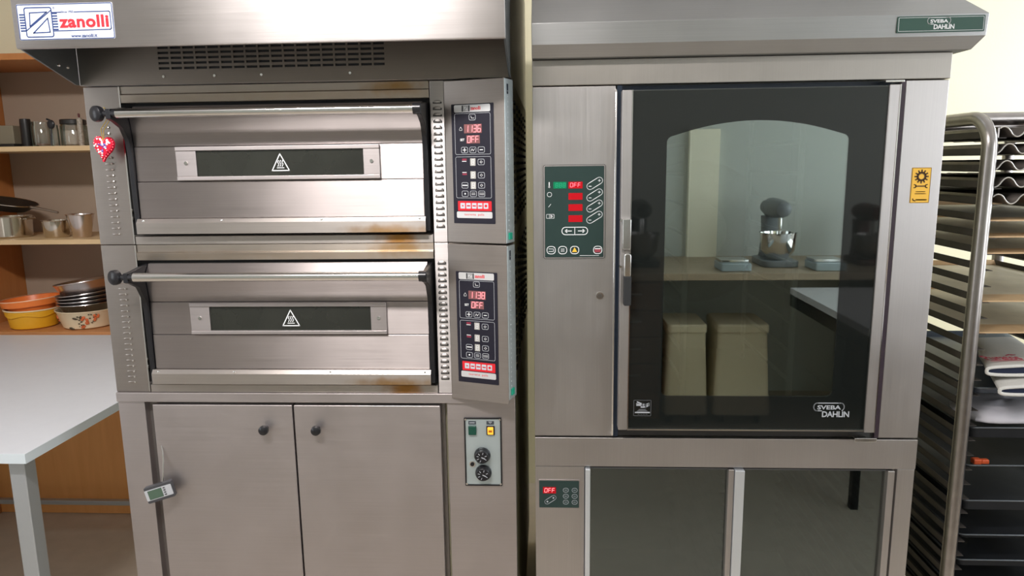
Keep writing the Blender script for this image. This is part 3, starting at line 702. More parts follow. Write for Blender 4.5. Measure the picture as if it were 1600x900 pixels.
k.stroke([(.0005, 1.4935), (.0005, 1.5035)], .0022, n, n+.0003); k.disc(.0005, 1.4935, .0022, n, n+.0003, 10)
g.outline(-.0045, 1.4705, .0065, 1.4815, .005, .0009, n, n+.0003); k.stroke([(-.001, 1.4475), (.004, 1.4535)], .0010, n, n+.0003)
g.outline(-.0065, 1.4205, .0120, 1.4305, .001, .0008, n, n+.0003); k.stroke([(.004, 1.4225), (.004, 1.4285), (.008, 1.4255), (.004, 1.4225)], .0014, n, n+.0003); g.stroke([(.0005, 1.4205), (.0005, 1.4305)], .0008, n, n+.0003)
[k.stroke([(.072+q*.0032, 1.3328), (.0742+q*.0032, 1.3328)], .0009, n, n+.0002) for q in range(14)]
obj('key_outlines', g, INKW, lp); obj('key_symbols', k, INKW, lp)
obj('green_display', MB(F).plate(.0100, 1.4895, .0405, 1.5050, .001, n, n+.0003), LEDG, lp)
gd = MB(F).seg7('888', .0150, 1.4928, .0052, .0090, .0085, n+.0004, .0010); obj('green_digits', gd, mat('led_green_dim', (.02,.36,.18), .4, emit=.25), lp)
rd = MB(F)
for vc in (1.4972, 1.4712, 1.4455, 1.4198): rd.plate(.0450, vc-.0078, .0775, vc+.0078, .001, n, n+.0003)
obj('red_display', rd, LEDR, lp)
obj('display_digits', MB(F).seg7('0FF', .0490, 1.4928, .0055, .0092, .0088, n+.0004, .0013), LED, lp)
obj('amber_lamp', MB(F).loft([[(p[0], p[1], nn) for p in ((.0535, 1.3415), (.0655, 1.3415), (.0595, 1.3525))] for nn in (n, n+.0004)]), mat('amber_print', (.75,.42,.05), .4, emit=.3), lp)
obj('red_print', MB(F).box(.1065, .1205, 1.3405, 1.3495, n, n+.0003), mat('maroon_print', (.30,.05,.07), .4), lp)
obj('red_print_bar', MB(F).box(.1065, .1205, 1.3480, 1.3500, n+.0003, n+.0005), INKW, lp)
# yellow service sticker
st = MB(F).plate(.8185, 1.4480, .8610, 1.5275, .001, 0, .0008)
rpost = [o for o in COL.objects if o.name.startswith('right_post')][0]
obj('service_sticker', st, YELL, rpost, label='yellow sticker with gear and spanner')
t = MB(F); n = .0010; gx, gz = .8400, 1.5075
t.outline(.8188, 1.4483, .8607, 1.5272, .001, .0009, n, n+.0002)
t.ring([(gx+.0108*math.cos(i*PI/12), gz+.0108*math.sin(i*PI/12)) for i in range(24)], [(gx+.0060*math.cos(i*PI/12), gz+.0060*math.sin(i*PI/12)) for i in range(24)], 'z', n, n+.0003)
for i in range(12):
    a_ = i*PI/6; t.stroke([(gx+.010*math.cos(a_), gz+.010*math.sin(a_)), (gx+.0140*math.cos(a_), gz+.0140*math.sin(a_))], .0032, n, n+.0003)
t.stroke([(.8300, 1.4860), (.8495, 1.4860)], .0028, n, n+.0003)
for sx_, xx in ((-1, .8275), (1, .8520)):
    t.stroke([(xx+sx_*.0020, 1.4895), (xx-sx_*.0010, 1.4885), (xx-sx_*.0020, 1.4860), (xx-sx_*.0010, 1.4835), (xx+sx_*.0020, 1.4825)], .0022, n, n+.0003)
tf = MB(F)
for a_, b2, v, h_ in ((.8305, .8500, 1.4735, .0018), (.8285, .8515, 1.4690, .0018), (.8315, .8545, 1.4553, .0026)):      # print too small to read
    k_ = a_
    while k_ < b2: tf.stroke([(k_, v), (k_+.0011, v)], h_, n, n+.0002); k_ += .0017
obj('faint_print', tf, mat('sticker_ochre', (.50,.27,.03), .5), rpost)
t.stroke([(.8245, 1.4575), (.8252, 1.4548), (.8275, 1.4535), (.8298, 1.4530)], .0020, n, n+.0003)
obj('sticker_print', t, mat('sticker_brown', (.10,.045,.01), .5), rpost)

# ------------------------------------------------------------------ right machine: glass-front cabinet under the oven
pc2 = thing('proofing_cabinet', (.43, YO, 0), 'stainless cabinet with two dark glass doors under the glass-door oven', 'cabinet')
bd = MB().box(RX0, .086, 1.705, YR, .06, .880).box(.836, RX1, 1.705, YR, .06, .880).box(.086, .836, 1.705, YR, .806, .880).box(.086, .836, 2.50, YR, .06, .806).box(.086, .836, 1.705, 2.50, .06, .12)
obj('cabinet_body', bd, S_side, pc2)
obj('chamber_lining', MB().box(.0865, .090, 1.72, 2.495, .121, .805).box(.832, .8355, 1.72, 2.495, .121, .805).box(.090, .832, 2.485, 2.495, .121, .805).box(.090, .832, 1.72, 2.485, .121, .126).box(.455, .462, 1.74, 2.485, .126, .805), CAV, pc2)
obj('top_rail', MB().box(RX0, RX1, YO-.003, 1.7045, .8065, .8815), S_right, pc2, bevel=.0015)
sp = obj('side_panel', MB().box(RX0, .0855, YO, 1.7045, .06, .8050), S_right, pc2, bevel=.0015)
obj('right_post', MB().box(.8420, RX1, YO, 1.7045, .06, .8050), S_right, pc2, bevel=.0015)
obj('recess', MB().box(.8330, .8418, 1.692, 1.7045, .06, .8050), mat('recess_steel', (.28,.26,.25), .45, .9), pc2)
rl = MB()
for x0, x1 in ((.0905, .112), (.436, .4545), (.4625, .482), (.810, .8315)):
    for k in range(16): rl.box(x0, x1, 1.76, 2.47, .17+k*.038, .1725+k*.038)
obj('tray_rails', rl, S_rack, pc2)
def gdoor(x0, x1, s0, s1):
    d = obj('glass_door', MB().box(x0, s0, 1.668, 1.7035, .09, .8035), STILE_LIT, pc2, bevel=.0015)
    obj('door_stile', MB().box(s1, x1, 1.674, 1.7035, .09, .8035), S_right, d, bevel=.0015)
    obj('door_rail', MB().box(s0, s1, 1.684, 1.7035, .09, .115).box(s0, s1, 1.684, 1.7035, .8000, .8035), mat('rail_dark', (.06,.06,.06), .4), d)
    obj('door_pane', MB().box(s0, s1, 1.690, 1.695, .115, .8000), DGLASS, d)
    return d
gdoor(.0870, .4500, .0990, .4365); gdoor(.4510, .8325, .4740, .8165)
dp = obj('control_display', MB(F).plate(-.0300, .6935, .0745, .7700, .003, 0, .0020), S_base, sp)
obj('membrane', MB(F).plate(-.0275, .6960, .0720, .7675, .002, .0020, .0026), MEMBG, sp, label='dark green keypad overlay')
n = .0028; g = MB(F)
for uc in (.0390, .0610):
    for vc in (.7430, .7270, .7110):
        g.outline(uc-.0070, vc-.0058, uc+.0070, vc+.0058, .0055, .0009, n, n+.0003)
        g.stroke([(uc-.0028, vc), (uc+.0028, vc)], .0009, n, n+.0003)
c, s = math.cos(.6), math.sin(.6)
for uc, vc in ((.0005, .7170),):
    pts = [(uc+.010*c+.006*math.cos(.6-PI/2+i*PI/8), vc+.010*s+.006*math.sin(.6-PI/2+i*PI/8)) for i in range(9)] + [(uc-.010*c+.006*math.cos(.6+PI/2+i*PI/8), vc-.010*s+.006*math.sin(.6+PI/2+i*PI/8)) for i in range(9)]
    g.stroke(pts+[pts[0]], .0012, n, n+.0003)
    g.disc(uc+.009*c, vc+.009*s, .0022, n, n+.0003, 10); g.disc(uc-.009*c, vc-.009*s, .0022, n, n+.0003, 10)
obj('key_outlines', g, INK, sp)
obj('red_display', MB(F).plate(-.0180, .7340, .0145, .7510, .001, n, n+.0003), LEDR, sp)
obj('display_digits', MB(F).seg7('0FF', -.0140, .7372, .0060, .0105, .0092, n+.0004, .0014), LEDW, sp)
for x in (RX0+.06, RX1-.06):
    for y in (1.78, 2.66): obj('foot', MB().lathe((x, y, 0), [(.028, 0), (.028, .012), (.018, .02), (.018, .06)], 20), BLACK, pc2)
# ------------------------------------------------------------------ small things on the ovens
HX, HZ = -1.0335, 1.598
# heart ornament hanging from the upper handle's knob
ht = thing('heart_ornament', (-1.0, 1.645, 1.565), 'red beaded heart ornament hanging on a thread from the upper oven handle', 'ornament')
pts = []
for i in range(36):
    t_ = 2*PI*i/36; pts.append((16*math.sin(t_)**3, 13*math.cos(t_)-5*math.cos(2*t_)-2*math.cos(3*t_)-math.cos(4*t_)))
HC = Matrix.Translation((HX, 1.652, HZ)) @ Matrix.Rotation(.10, 4, 'Y') @ face(0)
def heart(k, n): return [(k*x*.00150, k*y*.0020, n) for x, y in pts]
hm = mat('heart_red', (.50,.012,.035), .6, spec=.2)
hb = MB(HC).loft([heart(.82, -.006), heart(1, -.002), heart(1, .003), heart(.86, .008), heart(.5, .010), heart(.1, .0105)])
obj('heart_body', hb, hm, ht)
bdm = {'white': MB(HC), 'blue': MB(HC), 'red': MB(HC)}
for i in range(36):
    x, y = pts[i]; bdm['red'].ball((x*.00150*.95, y*.0020*.95, .005), .0022, seg=6)
for i in range(70):
    t_ = random.uniform(0, 2*PI); k = math.sqrt(random.uniform(.02, .7)); j = int(t_/(2*PI)*36) % 36
    x, y = pts[j][0]*.00150*k, pts[j][1]*.0020*k
    w = 'blue' if k < .42 and random.random() < .75 else ('white' if random.random() < .75 else 'red')
    bdm[w].ball((x, y, .0095), .0025, seg=6)
obj('beads', bdm['white'], mat('bead_white', (.85,.78,.78), .15), ht, label='white beads'); obj('beads', bdm['blue'], mat('bead_blue', (.03,.05,.30), .15), ht, label='blue beads'); obj('beads', bdm['red'], mat('bead_red', (.75,.02,.05), .15), ht, label='red beads')
obj('thread', MB().tube([(HX-.001, 1.650, HZ+.010), (HX+.006, 1.635, HZ+.040), (-.9990, 1.626, 1.667), (-.996, 1.609, 1.6815), (-.995, 1.602, 1.6835)], .0009, 6).tube([(HX, 1.650, HZ+.010), (HX+.012, 1.635, HZ+.037), (-.996, 1.624, 1.660), (-.995, 1.614, 1.677), (-.995, 1.602, 1.6835)], .0009, 6), mat('gold_thread', (.65,.45,.08), .4), ht)

# thermometer clipped on the cabinet door
TC = Matrix.Translation((-.985, 1.648, .7420)) @ Matrix.Rotation(-.25, 4, 'Y') @ Matrix.Rotation(.22, 4, 'Z') @ face(0)
tm = thing('digital_thermometer', (-.985, 1.66, .72), 'small grey digital thermometer with probe wire clipped to the left cabinet door', 'thermometer')
cs = obj('case', MB(TC).plate(-.034, -.0215, .034, .0215, .004, -.012, .004), mat('case_dark', (.055,.055,.060), .4), tm, bevel=.002)
obj('face_plate', MB(TC).plate(-.0335, -.0140, .0320, .0140, .002, .004, .0055), mat('case_grey', (.42,.43,.45), .4), tm, bevel=.0006)
obj('screen', MB(TC).plate(-.0260, -.0118, .0085, .0118, .001, .0055, .0060), mat('lcd_green', (.075,.12,.085), .25), tm)
b4 = MB(TC)
for v in (.0095, .0035, -.0025, -.0085): b4.box(.0120, .0165, v-.0012, v+.0012, .0055, .0068)
obj('buttons', b4, mat('case_dark', (.055,.055,.060), .4), tm)
obj('probe_wire', MB().tube([(-.983, 1.658, .748), (-.981, 1.664, .785), (-.9815, 1.672, .815), (-.984, 1.6765, .838), (-.987, 1.6780, .853)], [.0024, .0024, .0022, .0016, .0010], 8), CHROME, tm)

# ------------------------------------------------------------------ left: worktable
tb = thing('worktable', (-1.85, 2.25, 0), 'grey worktable with pale laminate top and metal legs beside the deck ovens', 'table')
TX0, TX1, TY0, TY1, TZ = -2.60, -1.310, 1.627, 2.884, .850
obj('tabletop', MB().box(TX0, TX1, TY0, TY1, TZ-.026, TZ-.0006), TOP, tb, bevel=.0015)
obj('edge_band', MB().box(TX0, TX1+.0014, TY0-.0014, TY0, TZ-.0262, TZ-.001).box(TX1, TX1+.0014, TY0, TY1, TZ-.0262, TZ-.001), mat('edge_pale', (.60,.66,.69), .4), tb)
for x in (TX1-.072, TX0+.032):
    for y in (TY0+.030, TY1-.080): obj('leg', MB().box(x, x+.042, y, y+.042, 0, TZ-.0265), LEG, tb, bevel=.003)
obj('stretcher', MB().box(TX0+.074, TX1-.072, TY1-.071, TY1-.047, .105, .125), LEG, tb, bevel=.002)
obj('apron', MB().box(TX0+.074, TX1-.072, TY1-.075, TY1-.045, TZ-.075, TZ-.0265).box(TX0+.045, TX0+.070, TY0+.072, TY1-.08, TZ-.075, TZ-.0265), LEG, tb, bevel=.002)

# ------------------------------------------------------------------ left: wall shelf unit and what stands on it
su = thing('shelf_unit', (-2.0, 3.1, 0), 'wooden shelf unit with jars, pots and bowls behind the grey table', 'shelf unit')
UX0, UX1, UY0, UY1 = -2.53, -1.40, 2.900, 3.285
obj('back_panel', MB().box(UX0+.02, UX1-.02, UY1-.012, UY1, .865, 2.0), BACKP, su)
obj('side_board', MB().box(UX0, UX0+.018, UY0+.004, UY1, 0, 2.005), SHELFD, su, bevel=.001); obj('side_board', MB().box(UX1-.018, UX1, UY0+.004, UY1, 0, 2.005), SHELFD, su, bevel=.001)
obj('top_board', MB().box(UX0, UX1, UY0, UY1, 1.985, 2.010), SHELFD, su, bevel=.001)
for z, m_ in ((1.622, SHELF), (1.236, SHELF)): obj('shelf', MB().box(UX0+.018, UX1-.018, UY0, UY1-.013, z, z+.020), m_, su, bevel=.001)
obj('shelf', MB().box(UX0+.018, UX1-.018, UY0, UY1-.013, .834, .858), wood('shelf_orange_flat', (.50,.22,.08), (.58,.27,.11)), su, bevel=.001)
obj('lower_panel', MB().box(UX0+.018, UX1-.018, UY0+.040, UY0+.056, .002, .833), BOARD, su)
S1, S2, S3 = 1.6425, 1.2565, .8585
GL = pane('clear_jar', (.93,.93,.91), .05)
solo('dark_bottle', MB().lathe((-2.235, 3.03, S1), [(0, 0), (.021, 0), (.022, .01), (.0205, .06), (.0215, .10), (.020, .118), (0, .120)], 24), mat('bottle_black', (.012,.010,.010), .35), (-2.235, 3.03, S1), 'slim black bottle on the top shelf beside clear jars', 'bottle')
def jar(x, y, r, h, label, fill, lid=None, fh=.5):
    t = thing('glass_jar', (x, y, S1), label, 'jar', 'glass jars on the top shelf')
    obj('glass_body', MB().lathe((x, y, S1), [(0, .0), (r*.95, 0), (r, .006), (r, h*.80), (r*.9, h*.88), (r*.9, h), (r*.86, h), (r*.86, h*.87), (r*.94, h*.79), (r*.94, .008), (0, .007)], 28), GL, t)
    if fill: obj('contents', MB().lathe((x, y, S1), [(0, .0085), (r*.92, .0085), (r*.92, h*fh), (0, h*fh+.004)], 24), fill, t)
    if lid: obj('lid', MB().lathe((x, y, S1), [(r*.93, h-.014), (r*.97, h-.012), (r*.97, h+.004), (r*.9, h+.007), (0, h+.007)], 28), lid, t)
    return t
SALT = mat('jar_salt', (.50,.40,.34), .7); RSP = mat('jar_spice', (.30,.13,.10), .8)
jar(-2.172, 3.04, .040, .106, 'short clear glass jar without lid, next to black bottle', RSP, None, .10)
jar(-2.098, 3.01, .018, .090, 'thin clear glass tumbler between the two wide jars', None)
jar(-2.030, 3.04, .052, .106, 'wide glass jar with dark lid and pale contents beside oven', SALT, mat('lid_dark', (.02,.018,.016), .4), .62)
t = thing('measuring_spoon', (-2.078, 2.965, S1), 'black round spoon leaning before the wide lidded jar', 'spoon')
obj('bowl', MB().ball((-2.078, 2.968, S1+.090), .017, .007, .019, 16), BLACK, t); obj('handle', MB().tube([(-2.080, 2.969, S1+.106), (-2.096, 2.970, S1+.112)], .004, 8).tube([(-2.078, 2.966, S1+.072), (-2.077, 2.955, S1+.003)], .003, 8), BLACK, t)
t = thing('carton', (-2.36, 3.06, S1), 'small olive-grey box at left end of top shelf', 'box')
obj('box_body', MB().box(-2.46, -2.285, 3.02, 3.10, S1+.0140, S1+.092), mat('carton_olive', (.23,.20,.14), .6), t, bevel=.003)
obj('tray', MB().box(-2.48, -2.250, 2.965, 3.12, S1+.0004, S1+.0130), mat('tray_black', (.01,.01,.01), .5), t, bevel=.003)
t = thing('spice_shaker', (-1.965, 2.985, S1), 'thin speckled shaker tube at right end of the top shelf', 'shaker')
obj('tube', MB().lathe((-1.965, 2.985, S1), [(0, 0), (.011, 0), (.011, .110), (.008, .116), (0, .117)], 16), mat('shaker_speckle', (.30,.26,.21), .4, vary=.9, vscale=120), t); obj('cap', MB().lathe((-1.965, 2.985, S1), [(.0035, .117), (.0045, .128), (.0035, .134), (0, .135)], 12), mat('cap_maroon', (.10,.02,.02), .4), t)
POT = mat('pot_steel', (.62,.56,.48), .16, 1); POTD = mat('pan_dark', (.10,.085,.07), .3, .8)
def pot(name, x, y, z, r0, r1, h, label, cat, m=POT, group='pots on the middle shelf'):
    t = thing(name, (x, y, z), label, cat, group)
    obj('body', MB().lathe((x, y, z), [(0, 0), (r0*.92, 0), (r0, .006), (r1, h-.004), (r1+.004, h-.002), (r1+.003, h), (r1-.002, h-.001), (r0-.004, .009), (0, .007)], 40), m, t)
    return t
t = pot('saucepan', -2.355, 3.03, S2, .078, .080, .092, 'large shiny saucepan at left end of the middle shelf', 'pan')
obj('side_handle', MB().tube([(-2.276, 3.0, S2+.080), (-2.262, 2.99, S2+.084), (-2.252, 2.985, S2+.082), (-2.252, 3.04, S2+.082), (-2.262, 3.05, S2+.084), (-2.276, 3.045, S2+.080)], .0035, 8), POT, t)
t = thing('frying_pan', (-2.34, 3.03, S2+.095), 'dark frying pan with a long thin handle tilted on top of the saucepan', 'pan')
PM = Matrix.Rotation(.22, 3, 'Y')
obj('body', MB().lathe((-2.365, 3.03, S2+.122), [(0, 0), (.070, 0), (.112, .032), (.116, .034), (.113, .035), (.070, .004), (0, .004)], 40, PM), POTD, t)
obj('rim', MB().lathe((-2.365, 3.03, S2+.122), [(.114, .033), (.117, .034), (.115, .037), (.112, .035)], 40, PM, False), POT, t)
obj('handle', MB().tube([(-2.250, 3.02, S2+.130), (-2.20, 3.01, S2+.124), (-2.115, 3.0, S2+.107)], [.007, .0055, .0045], 10), mat('pan_handle', (.36,.30,.25), .35, .9), t)
pot('milk_pot', -2.140, 3.01, S2, .049, .053, .074, 'small shiny steel pot in the middle of the middle shelf', 'pot')
pot('tall_cup', -2.020, 3.00, S2, .036, .053, .100, 'flared steel cup beside the oven at right end of middle shelf', 'cup', mat('cup_steel', (.66,.58,.54), .22, 1))
# plastic bowls and the flowered bowl
def bowl(name, x, y, z, prof, label, m, M=None, group=None, rim=None):
    t = thing(name, (x, y, z), label, 'bowl', group)
    obj('body', MB().lathe((x, y, z), prof, 48, M), m, t)
    if rim: obj('rim', MB().lathe((x, y, z), rim[0], 48, M, False), rim[1], t)
    return t
def bp(r0, r1, h, lip=.006, th=.003):
    return [(0, 0), (r0, 0), (r0+.008, .005), (r1, h*.82), (r1+lip, h*.86), (r1+lip, h), (r1+lip-th, h), (r1-th, h*.85), (r0+.002, .010), (0, .006)]
YEL = mat('bowl_yellow', (.78,.40,.02), .35); ORG = mat('bowl_orange', (.85,.22,.045), .35)
BWX, BWY = -2.300, 3.020
bowl('plastic_bowl', BWX, BWY, S3, bp(.084, .102, .084), 'yellow plastic bowl with wavy collar on the lowest shelf', YEL, None, 'plastic bowls on the lowest shelf', ([(.106, .080), (.112, .082), (.112, .087), (.106, .087)], mat('rim_cream', (.80,.66,.42), .4)))
cl = MB(); ringp = []
for k in range(48):
    a_ = 2*PI*k/48; dz = .005*math.cos(a_*5)
    ringp.append((a_, dz))
cl.loft([[(BWX+r*math.cos(a_), BWY+r*math.sin(a_), S3+z+(dz if w else 0)) for a_, dz in ringp] for r, z, w in ((.1045, .080, 0), (.1075, .080, 0), (.1062, .058, 1), (.1005, .056, 1))], True, False)
yb = [o for o in COL.objects if o.name.startswith('plastic_bowl')][0]
obj('collar', cl, YEL, yb)
bowl('plastic_bowl', BWX, BWY, S3+.0970, [(0, -.050), (.072, -.050), (.082, -.046), (.096, -.004), (.097, .0005), (.114, .0035), (.120, .030), (.1165, .030), (.110, .006), (.093, .0005), (.078, -.044), (0, -.046)], 'orange plastic bowl nested in the yellow bowl', ORG, Matrix.Rotation(-.07, 3, 'Y'), 'plastic bowls on the lowest shelf', ([(.1165, .028), (.1215, .029), (.1205, .033), (.1165, .032)], mat('rim_orange_pale', (.85,.50,.30), .4)))
# flowered enamel bowl
EX, EY = -2.055, 3.030
ENA = mat('enamel_cream', (.78,.66,.46), .25)
fb = bowl('enamel_bowl', EX, EY, S3, [(0, 0), (.090, 0), (.100, .006), (.122, .076), (.127, .080), (.127, .083), (.121, .081), (.098, .010), (0, .007)], 'cream enamel bowl with orange flowers under the steel bowls', ENA)
fl = {'petal': MB(), 'leaf': MB()}
def on_bowl(a_, z):
    r = .100+(z-.006)/.070*.022+.0012; return (EX+r*math.cos(a_), EY+r*math.sin(a_), S3+z)
for a0, z0_, s in ((-1.12, .045, 1.0), (-2.62, .045, .8), (-1.20, .012, .6), (-.75, .050, .9)):
    for i in range(7):
        p = on_bowl(a0+random.uniform(-.10, .10)*s, max(.012, z0_+random.uniform(-.016, .016)*s))
        fl['petal'].ball(p, .0075*s, .0045*s, .0075*s, 8)
    for i in range(8):
        p = on_bowl(a0-.10*s+random.uniform(-.16, .12)*s, max(.008, z0_+random.uniform(-.022, .022)*s))
        fl['leaf'].ball(p, .0055*s, .0032*s, .0030*s, 8)
for a0, z0_ in ((-1.72, .010), (-1.66, .006), (-1.40, .052), (-1.46, .055)): fl['leaf'].ball(on_bowl(a0, z0_), .009, .004, .004, 8)
obj('flower_print', fl['petal'], mat('flower_orange', (.60,.13,.04), .35), fb); obj('leaf_print', fl['leaf'], mat('leaf_dark', (.075,.055,.03), .4), fb)
STB = mat('bowl_steel', (.60,.56,.55), .22, 1)
for k in range(5):
    z = S3+.0845+k*.0145+(.016 if k == 4 else 0); tilt = -.03-.028*k
    words_ = ['lowest steel bowl in the stack, resting on the flowered bowl', 'second steel bowl from the bottom of the nested stack', 'middle steel bowl of the stack of five', 'fourth steel bowl from the bottom of the stack', 'topmost steel bowl in the stack, tilted and open'][k]
    r = .112+.0010*k
    bowl('steel_bowl', EX-.004+.002*k, EY, z, [(0, -.030+.004*k), (.070, -.030+.004*k), (.085, -.024+.004*k), (r-.003, .018), (r+.001, .021), (r+.004, .0225), (r+.003, .0255), (r-.003, .0245), (r-.008, .018), (.080, -.018+.004*k), (0, -.024+.004*k)] if k < 4 else
         [(0, -.012), (.080, -.012), (.095, -.006), (r, .040), (r+.004, .044), (r+.003, .047), (r-.002, .045), (r-.006, .038), (.090, -.001), (0, -.007)], words_, STB, Matrix.Rotation(tilt, 3, 'Y'), 'nested steel bowls on the flowered bowl')

# ------------------------------------------------------------------ right: bakery rack
KX0, KX1, KY0, KY1, KZ = 1.022, 1.462, 1.750, 2.400, 1.640
rk = thing('bakery_rack', (1.24, 2.075, 0), 'tall tubular steel bakery rack loaded with trays beside the glass-door oven', 'rack')
R_ = .0165; B_ = .075
def bend(x):
    p = [(x, KY0, .06), (x, KY0, KZ-B_)]
    p += [(x, KY0+B_-B_*math.cos(i*PI/16), KZ-B_+B_*math.sin(i*PI/16)) for i in range(1, 9)]
    p += [(x, KY1-B_+B_*math.sin(i*PI/16), KZ-B_+B_*math.cos(i*PI/16)) for i in range(0, 9)]
    return p + [(x, KY1, .06)]
for x in (KX0, KX1): obj('side_frame', MB().tube(bend(x), R_, 16), S_rack, rk)
for y, z in ((KY0+B_+.02, KZ), (KY1-B_, KZ), (KY1, .12)): obj('cross_bar', MB().tube([(KX0+.01, y, z), (KX1-.01, y, z)], R_*.95, 14), S_rack, rk)
RAIL = mat('rail_brown', (.070,.060,.054), .5, .2, vary=.3, vscale=30)
RZ = lambda k: 1.607-.039*k
for k in range(38):
    z = RZ(k)
    for s, x in ((1, KX0+R_), (-1, KX1-R_)):
        a_ = x; b2 = x+s*.022
        o_ = MB().box(min(a_, b2), max(a_, b2), KY0+.004, KY1-.004, z-.0155, z-.0140); o_.box(min(a_, a_+s*.002), max(a_, a_+s*.002), KY0+.004, KY1-.004, z-.0155, z+.002)
        obj('rail', o_, RAIL, rk)
for x in (KX0, KX1):
    for y in (KY0, KY1):
        obj('caster', MB().lathe((x-.011, y, .0405), [(0, 0), (.04, 0), (.04, .022), (0, .022)], 24, Matrix.Rotation(PI/2, 3, 'Y')), BLACK, rk)
QX0, QX1, QY0, QY1 = KX0+R_+.006, KX1-R_-.006, KY0+.012, KY1-.03
WAVE = mat('wave_tray', (.115,.10,.09), .42, .8, vary=.3, vscale=20)
EDGE = mat('wave_edge', (.70,.68,.64), .3, .8)
def wavy(k, ph, label):
    z = RZ(k)-.0125; t = thing('baguette_tray', ((QX0+QX1)/2, (QY0+QY1)/2, z), label, 'tray', 'wavy baguette trays at the top of the rack')
    n_ = 96; A_ = .0115
    def zz(x): 
        c = math.cos(2*PI*(x-ph)/.0625); return z+.0005+A_*(1+ (abs(c)**.8)*(1 if c > 0 else -1))
    xs = [QX0+.004+(QX1-QX0-.008)*i/n_ for i in range(n_+1)]
    mb = MB(); mb.loft([[(x, y, zz(x)) for x in xs] for y in [QY0+(QY1-QY0)*j/2 for j in range(3)]], False, False)
    obj('wavy_sheet', mb, WAVE, t, solid=.0016)
    obj('front_edge', MB().tube([(x, QY0, zz(x)) for x in xs], .0016, 6), EDGE, t)
    for x0 in (QX0, QX1-.0035): obj('side_rim', MB().box(x0, x0+.0035, QY0, QY1, z-.001, z+.0215), S_rack, t)
phs = [1.058, 1.074, 1.072, 1.079, 1.060]
wl = ['wavy baguette tray in the topmost slot of the rack', 'wavy baguette tray in the second slot from the top', 'wavy baguette tray in the third slot from the top', 'wavy baguette tray in the fourth slot from the top', 'lowest wavy baguette tray, just above the flat sheets']
for k in range(5): wavy(k, phs[k], wl[k])
SHEET = mat('baking_sheet', (.60,.54,.42), .5, .1, vary=.25, vscale=12); SHEETF = mat('sheet_tan', (.62,.42,.23), .5, .1, vary=.2, vscale=20)
def sheet(k, label):
    z = RZ(k)-.0138; t = thing('baking_sheet', ((QX0+QX1)/2, (QY0+QY1)/2, z), label, 'tray', 'flat pale baking sheets on the rack')
    obj('sheet', MB().box(QX0, QX1, QY0, QY1, z, z+.0020), SHEET, t)
    obj('front_lip', MB().prism([(QY0-.004, z+.0035), (QY0-.004, z+.0003), (QY0+.085, z+.0022), (QY0+.085, z+.0027)], 'x', QX0, QX1), SHEETF, t)
    obj('rear_lip', MB().prism([(QY1, z+.001), (QY1+.012, z+.016), (QY1+.010, z+.017), (QY1-.002, z+.003)], 'x', QX0, QX1), SHEETF, t)
for k, lb in ((5, 'flat pale baking sheet right under the wavy trays'), (6, 'flat pale baking sheet second below the wavy trays'), (7, 'flat pale baking sheet third below the wavy trays'), (10, 'flat tan baking sheet above empty slot, mid-height on the rack'), (12, 'flat tan baking sheet directly above the oven mitt')): sheet(k, lb)
DARK = mat('dark_tray', (.016,.018,.022), .60, 0, .25, vary=.4, vscale=14); DARKB = mat('blue_tray', (.05,.065,.09), .45, 0, .4, vary=.3, vscale=10)
def tray(k, h, label, m=DARK):
    z = RZ(k)-.0138; t = thing('baking_tray', ((QX0+QX1)/2, (QY0+QY1)/2, z), label, 'tray', 'dark baking trays in the lower half of the rack')
    a_, c = .012, .014
    rings = [[(x, y, zq) for x, y in rr(QX0+i, QY0+i, QX1-i, QY1-i, .02)] for i, zq in ((a_, z), (.002, z+h), (0, z+h+.001), (.0005, z+h+.002), (.004, z+h+.0005), (c, z+.0015))]
    mb = MB(); mb.loft(rings, True, True)
    obj('pan', mb, m, t)
    obj('rolled_rim', MB().tube([(x, y, z+h) for x, y in rr(QX0+.001, QY0+.001, QX1-.001, QY1-.001, .02)]+[(QX1-.021, QY0+.001, z+h)], .0022, 6), mat('dark_rim', (.10,.11,.12), .3, .7), t)
kl = [(16, .016, 'blue-grey shallow tray holding the white oven mitt', DARKB), (19, .030, 'deep black tray holding the folded cloth'), (21, .008, 'shallow dark tray with the orange-red tool, under the folded cloth tray'), (24, .030, 'deep dark tray directly below the tray with the orange-red tool'), (26, .014, 'dark tray second below the tray with the orange-red tool'), (28, .022, 'dark tray third below the tray with the orange-red tool'), (30, .022, 'lowest dark tray in view on the rack'), (32, .022, 'dark tray near the floor, below the lowest tray in view')]
for q in kl: tray(*q)
